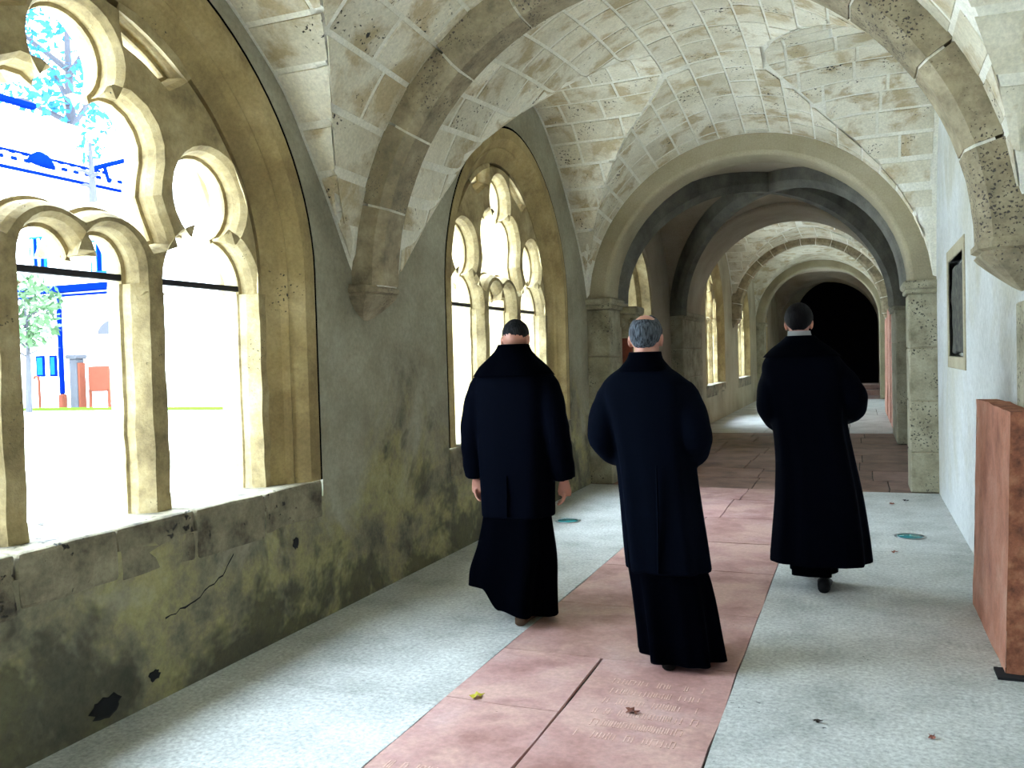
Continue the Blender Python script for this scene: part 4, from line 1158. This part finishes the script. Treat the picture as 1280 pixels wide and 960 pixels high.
def person(loc, rz, label, sp):
    t = tag(empty('person', loc, rz), label, 'person', 'three walkers in black')
    H = Vector(sp['head'])
    # --- body: one continuous skin surface
    bm = bmesh.new()
    Rm = head_shape(bm, H, sp.get('tilt', .15), sp.get('hyaw', 0))
    neck = Vector(sp['neck'])
    tube(bm, [neck-Vector((0, .0, .08)), neck, H+Vector((0, -.015, -.05))], [.06, .056, .055], 16)
    loft(bm, smooth_rings(sp['torso'], 3), 28)
    for s in ('L', 'R'):
        sl = sp['sleeve'+s]; sh, el, wr_ = Vector(sl[0])-Vector((0, 0, .01)), sl[2], Vector(sl[4])
        if 'arm'+s in sp: wr_ = wr_+Vector(sp['hand'+s][0]).normalized()*.015
        tube(bm, [Vector(sh), Vector(sh).lerp(Vector(el), .5), Vector(el), Vector(el).lerp(Vector(wr_), .5), Vector(wr_)], [.050, .046, .040, .036, .027], 14)
        hand(bm, wr_, sp['hand'+s][0], sp['hand'+s][1], sp['hand'+s][2])
        hp_, kn, an = sp['leg'+s]
        tube(bm, [Vector(hp_), Vector(hp_).lerp(Vector(kn), .5), Vector(kn), Vector(kn).lerp(Vector(an), .4), Vector(an)], [.085, .072, .055, .052, .036], 14)
    link('body', remeshed(bm, .0062, 1), M['skin'], t, True)
    from_bm('hair', hair_shell(H, Rm, sp['hairlow'], sp['hairthick'], sp.get('bald')), sp['hairmat'], t, True)
    # --- cassock
    bm = bmesh.new()
    ro = loft(bm, smooth_rings(sp['skirt'], 6), 96, sp['skirtfold'], cap=False)
    hz = sp.get('hem')
    if hz:
        n = len(ro)
        for q, R in enumerate(ro):
            wgt = max(0, 1-q/(n*.75))
            for i, v in enumerate(R): v.co.z += hz(2*PI*i/96)*wgt
    bmesh.ops.solidify(bm, geom=bm.faces[:], thickness=.008)
    from_bm('cassock', bm, M['cassock'], t, True)
    # --- coat with sleeves, one cloth surface
    bm = bmesh.new()
    loft(bm, smooth_rings(sp['coat'], 6), 72, sp['coatfold'])
    for s in ('L', 'R'):
        P = [Vector(p) for p in sp['sleeve'+s]]
        Q = []
        rr = sp['sleever']
        RR = []
        for i in range(len(P)-1):
            for k in range(5):
                u = k/5; a0, a1, a2, a3 = P[max(0, i-1)], P[i], P[i+1], P[min(len(P)-1, i+2)]
                Q.append(.5*((2*a1)+(-a0+a2)*u+(2*a0-5*a1+4*a2-a3)*u*u+(-a0+3*a1-3*a2+a3)*u**3))
                RR.append((rr[i]*(1-u)+rr[i+1]*u)*(1+.03*math.sin((i*5+k)*1.9)))
        Q.append(P[-1]); RR.append(rr[-1])
        tube(bm, Q, RR, 18)
    me = remeshed(bm, .0105, 4)
    link('coat', me, sp['coatmat'], t, True)
    # --- collar
    if sp.get('collar'):
        bm = bmesh.new(); loft(bm, smooth_rings(sp['collar'], 3), 40, lambda th, u: .02*math.sin(3*th), cap=False)
        bmesh.ops.solidify(bm, geom=bm.faces[:], thickness=.010); from_bm('coat_collar', bm, sp['coatmat'], t, True)
    if sp.get('whitecollar'):
        bm = bmesh.new(); loft(bm, sp['whitecollar'], 36, None, cap=False); bmesh.ops.solidify(bm, geom=bm.faces[:], thickness=.004)
        o = from_bm('white_collar', bm, M['collar'], t, True); o['label'] = 'white clerical collar'
    for s in sp['shoes']:
        bm = bmesh.new(); shoe(bm, *s); from_bm('shoe', bm, sp.get('shoemat', M['shoe']), t, True)
    if sp.get('vent'):
        bm = bmesh.new(); x, y, z0, z1 = sp['vent']; tube(bm, [(x, y, z0), (x+.005, y-.004, (z0+z1)/2), (x, y+.004, z1)], [(.006, .012), (.006, .012), (.004, .006)], 8); from_bm('coat_seam', bm, sp['coatmat'], t)
    return t
def fold(amp, n, ph, low=True):
    def f(th, u):
        k = (1-u) if low else 1
        return amp*k*(math.sin(n*th+ph)*.6+math.sin((n*2-3)*th+ph*1.7)*.4)
    return f
dark_hair = hair_mat('dark_brown_hair', (.0012, .001, .0014), (.005, .004, .0045))
stubble = hair_mat('cropped_dark_hair', (.006, .0065, .008), (.018, .018, .020))
grey_hair = hair_mat('grey_hair', (.012, .014, .018), (.10, .115, .135))
P1 = dict(head=(0, .045, 1.615), tilt=.42, neck=(0, -.01, 1.47),
    torso=[(.8, 0, 0, .15, .11), (1.1, 0, 0, .15, .11), (1.35, 0, 0, .17, .11), (1.44, 0, -.01, .10, .08), (1.48, 0, 0, .06, .06)],
    armL=((-.19, 0, 1.37), (-.26, -.03, 1.10), (-.27, .03, .86)), armR=((.19, 0, 1.37), (.27, -.03, 1.10), (.295, .03, .85)),
    handL=((.05, .15, -1), (.3, 1, 0), 1), handR=((-.05, .15, -1), (-.3, 1, 0), -1),
    legL=((-.09, 0, .85), (-.1, .1, .48), (-.09, .0, .12)), legR=((.09, 0, .85), (.08, .05, .48), (.05, -.06, .1)),
    hairlow=-.075, hairthick=.025, hairmat=stubble,
    skirt=[(.09, -.045, .02, .225, .22), (.22, -.04, .02, .228, .21), (.40, -.01, .01, .215, .18), (.62, 0, 0, .19, .15), (.8, 0, 0, .18, .14)], skirtfold=fold(.22, 5, 1.4),
    hem=lambda th: .115*sstep(.05, .45, -math.cos(th))-.05*max(0, math.cos(th)),
    coat=[(.60, 0, 0, .205, .160), (.70, 0, 0, .208, .162), (.9, 0, 0, .215, .160), (1.12, 0, 0, .222, .16), (1.28, 0, 0, .228, .158), (1.38, 0, -.005, .222, .148), (1.44, 0, -.012, .195, .132), (1.49, 0, -.015, .145, .112), (1.53, 0, -.012, .105, .1), (1.565, 0, -.006, .084, .09)],
    coatfold=fold(.06, 5, .4), coatmat=M['coat'],
    sleeveL=[(-.11, -.005, 1.39), (-.195, -.01, 1.325), (-.245, -.03, 1.14), (-.262, -.01, .96), (-.265, .02, .82)], sleeveR=[(.11, -.005, 1.39), (.195, -.01, 1.325), (.245, -.03, 1.14), (.268, -.01, .96), (.28, .02, .82)], sleever=[.078, .086, .080, .074, .068],
    collar=[(1.585, 0, .0, .084, .092), (1.545, 0, -.010, .104, .106), (1.50, 0, -.018, .150, .122), (1.455, 0, -.02, .200, .144), (1.405, 0, -.015, .236, .165)],
    shoes=[(.05, -.06, 0, .27, 0, 0), (-.1, .16, .05, .27, .1, -.35)], shoemat=M['shoebrown'], vent=(.0, -.163, .62, .85))
P2 = dict(head=(-.10, .03, 1.585), tilt=.18, neck=(-.10, -.01, 1.45),
    torso=[(.8, -.05, 0, .15, .11), (1.1, -.07, 0, .15, .11), (1.33, -.09, 0, .17, .11), (1.42, -.1, -.01, .10, .08), (1.46, -.1, 0, .06, .06)],
    armL=((-.28, 0, 1.35), (-.34, -.06, 1.08), (-.20, .17, 1.0)), armR=((.09, 0, 1.35), (.16, -.06, 1.08), (.02, .17, 1.0)),
    handL=((.8, .5, -.1), (0, .3, 1), -1), handR=((-.8, .5, -.1), (0, .3, 1), 1),
    legL=((-.13, 0, .85), (-.10, .06, .46), (-.06, .12, .1)), legR=((.03, 0, .85), (.03, .03, .46), (.01, -.04, .1)),
    hairlow=-.085, hairthick=.09, hairmat=grey_hair, bald=.36,
    skirt=[(.035, .045, .03, .200, .21), (.15, .035, .02, .198, .2), (.35, .01, .01, .195, .17), (.5, -.02, 0, .185, .15), (.7, -.05, 0, .17, .13)], skirtfold=fold(.15, 7, 2.3),
    hem=lambda th: .03*max(0, -math.cos(th)),
    coat=[(.455, -.005, 0, .200, .168), (.6, -.02, 0, .198, .165), (.8, -.04, 0, .192, .158), (1.0, -.06, 0, .192, .150), (1.2, -.08, -.005, .210, .152), (1.30, -.09, -.012, .225, .150), (1.36, -.095, -.02, .212, .140), (1.405, -.10, -.022, .170, .122), (1.44, -.10, -.02, .122, .104), (1.475, -.10, -.010, .086, .088), (1.50, -.10, -.004, .074, .08)],
    coatfold=fold(.08, 6, 1.9), coatmat=M['coat2'],
    sleeveL=[(-.19, -.01, 1.345), (-.265, -.02, 1.28), (-.308, -.05, 1.12), (-.265, .05, 1.02), (-.20, .16, 1.0)], sleeveR=[(.0, -.01, 1.345), (.085, -.02, 1.28), (.145, -.05, 1.12), (.11, .05, 1.02), (.035, .16, 1.0)], sleever=[.080, .088, .080, .074, .064],
    collar=[(1.518, -.10, -.002, .076, .084), (1.485, -.10, -.012, .085, .092), (1.455, -.10, -.02, .108, .106), (1.425, -.10, -.024, .135, .118)],
    shoes=[(.01, -.06, 0, .28, 0, 0), (-.06, .12, 0, .28, .05, 0)], vent=(-.02, -.172, .47, .98))
P3 = dict(head=(-.12, .050, 1.68), tilt=.35, neck=(-.11, .0, 1.54),
    torso=[(.8, -.05, 0, .15, .11), (1.15, -.08, 0, .16, .12), (1.40, -.1, 0, .18, .12), (1.49, -.11, -.01, .10, .08), (1.53, -.11, 0, .06, .06)],
    armL=((-.30, 0, 1.42), (-.36, -.03, 1.13), (-.20, .22, 1.08)), armR=((.10, 0, 1.42), (.21, .0, 1.18), (.06, .25, 1.10)),
    handL=((.8, .5, .1), (0, .2, 1), -1), handR=((-.8, .5, .0), (0, .2, 1), 1),
    legL=((-.12, 0, .85), (-.13, .1, .48), (-.12, .14, .12)), legR=((.03, 0, .85), (.03, .04, .48), (.01, -.05, .1)),
    hairlow=-.085, hairthick=.19, hairmat=dark_hair,
    skirt=[(.085, -.06, .05, .135, .16), (.2, -.06, .04, .14, .15), (.4, -.06, .02, .15, .14), (.6, -.06, 0, .15, .13)], skirtfold=fold(.14, 5, .3), hem=None,
    coat=[(.175, -.02, 0, .300, .235), (.35, -.02, 0, .285, .225), (.6, -.025, 0, .258, .205), (.85, -.045, 0, .232, .185), (1.05, -.07, 0, .225, .175), (1.25, -.085, -.005, .245, .175), (1.38, -.10, -.012, .250, .165), (1.455, -.105, -.02, .226, .148), (1.51, -.108, -.02, .175, .124), (1.55, -.11, -.012, .128, .106), (1.59, -.11, -.002, .088, .09)],
    coatfold=fold(.07, 7, .9), coatmat=M['coat'],
    sleeveL=[(-.19, -.01, 1.405), (-.255, -.01, 1.34), (-.285, -.03, 1.17), (-.245, .08, 1.07), (-.18, .2, 1.05)], sleeveR=[(-.01, -.01, 1.405), (.08, -.01, 1.35), (.175, .0, 1.22), (.17, .1, 1.13), (.08, .22, 1.10)], sleever=[.090, .100, .102, .096, .085],
    collar=[(1.598, -.11, .004, .086, .09), (1.56, -.11, -.01, .125, .108), (1.52, -.11, -.018, .178, .128), (1.465, -.105, -.02, .236, .155)],
    whitecollar=[(1.578, -.113, .010, .076, .082), (1.628, -.118, .020, .068, .076)],
    shoes=[(.01, -.06, 0, .28, 0, 0), (-.13, .2, .03, .28, .1, -.3)], shoemat=M['shoe'])
person((-1.835, 4.60, 0), .0, 'man with a cropped head in a wide collared black coat, arms hanging at his sides', P1)
person((-.87, 4.17, 0), 0, 'grey haired man in a navy coat, walking in the middle with arms folded in front', P2)
person((-.23, 5.76, 0), 0, 'dark haired man in an ankle length black cloak with white collar, walking on the right', P3)
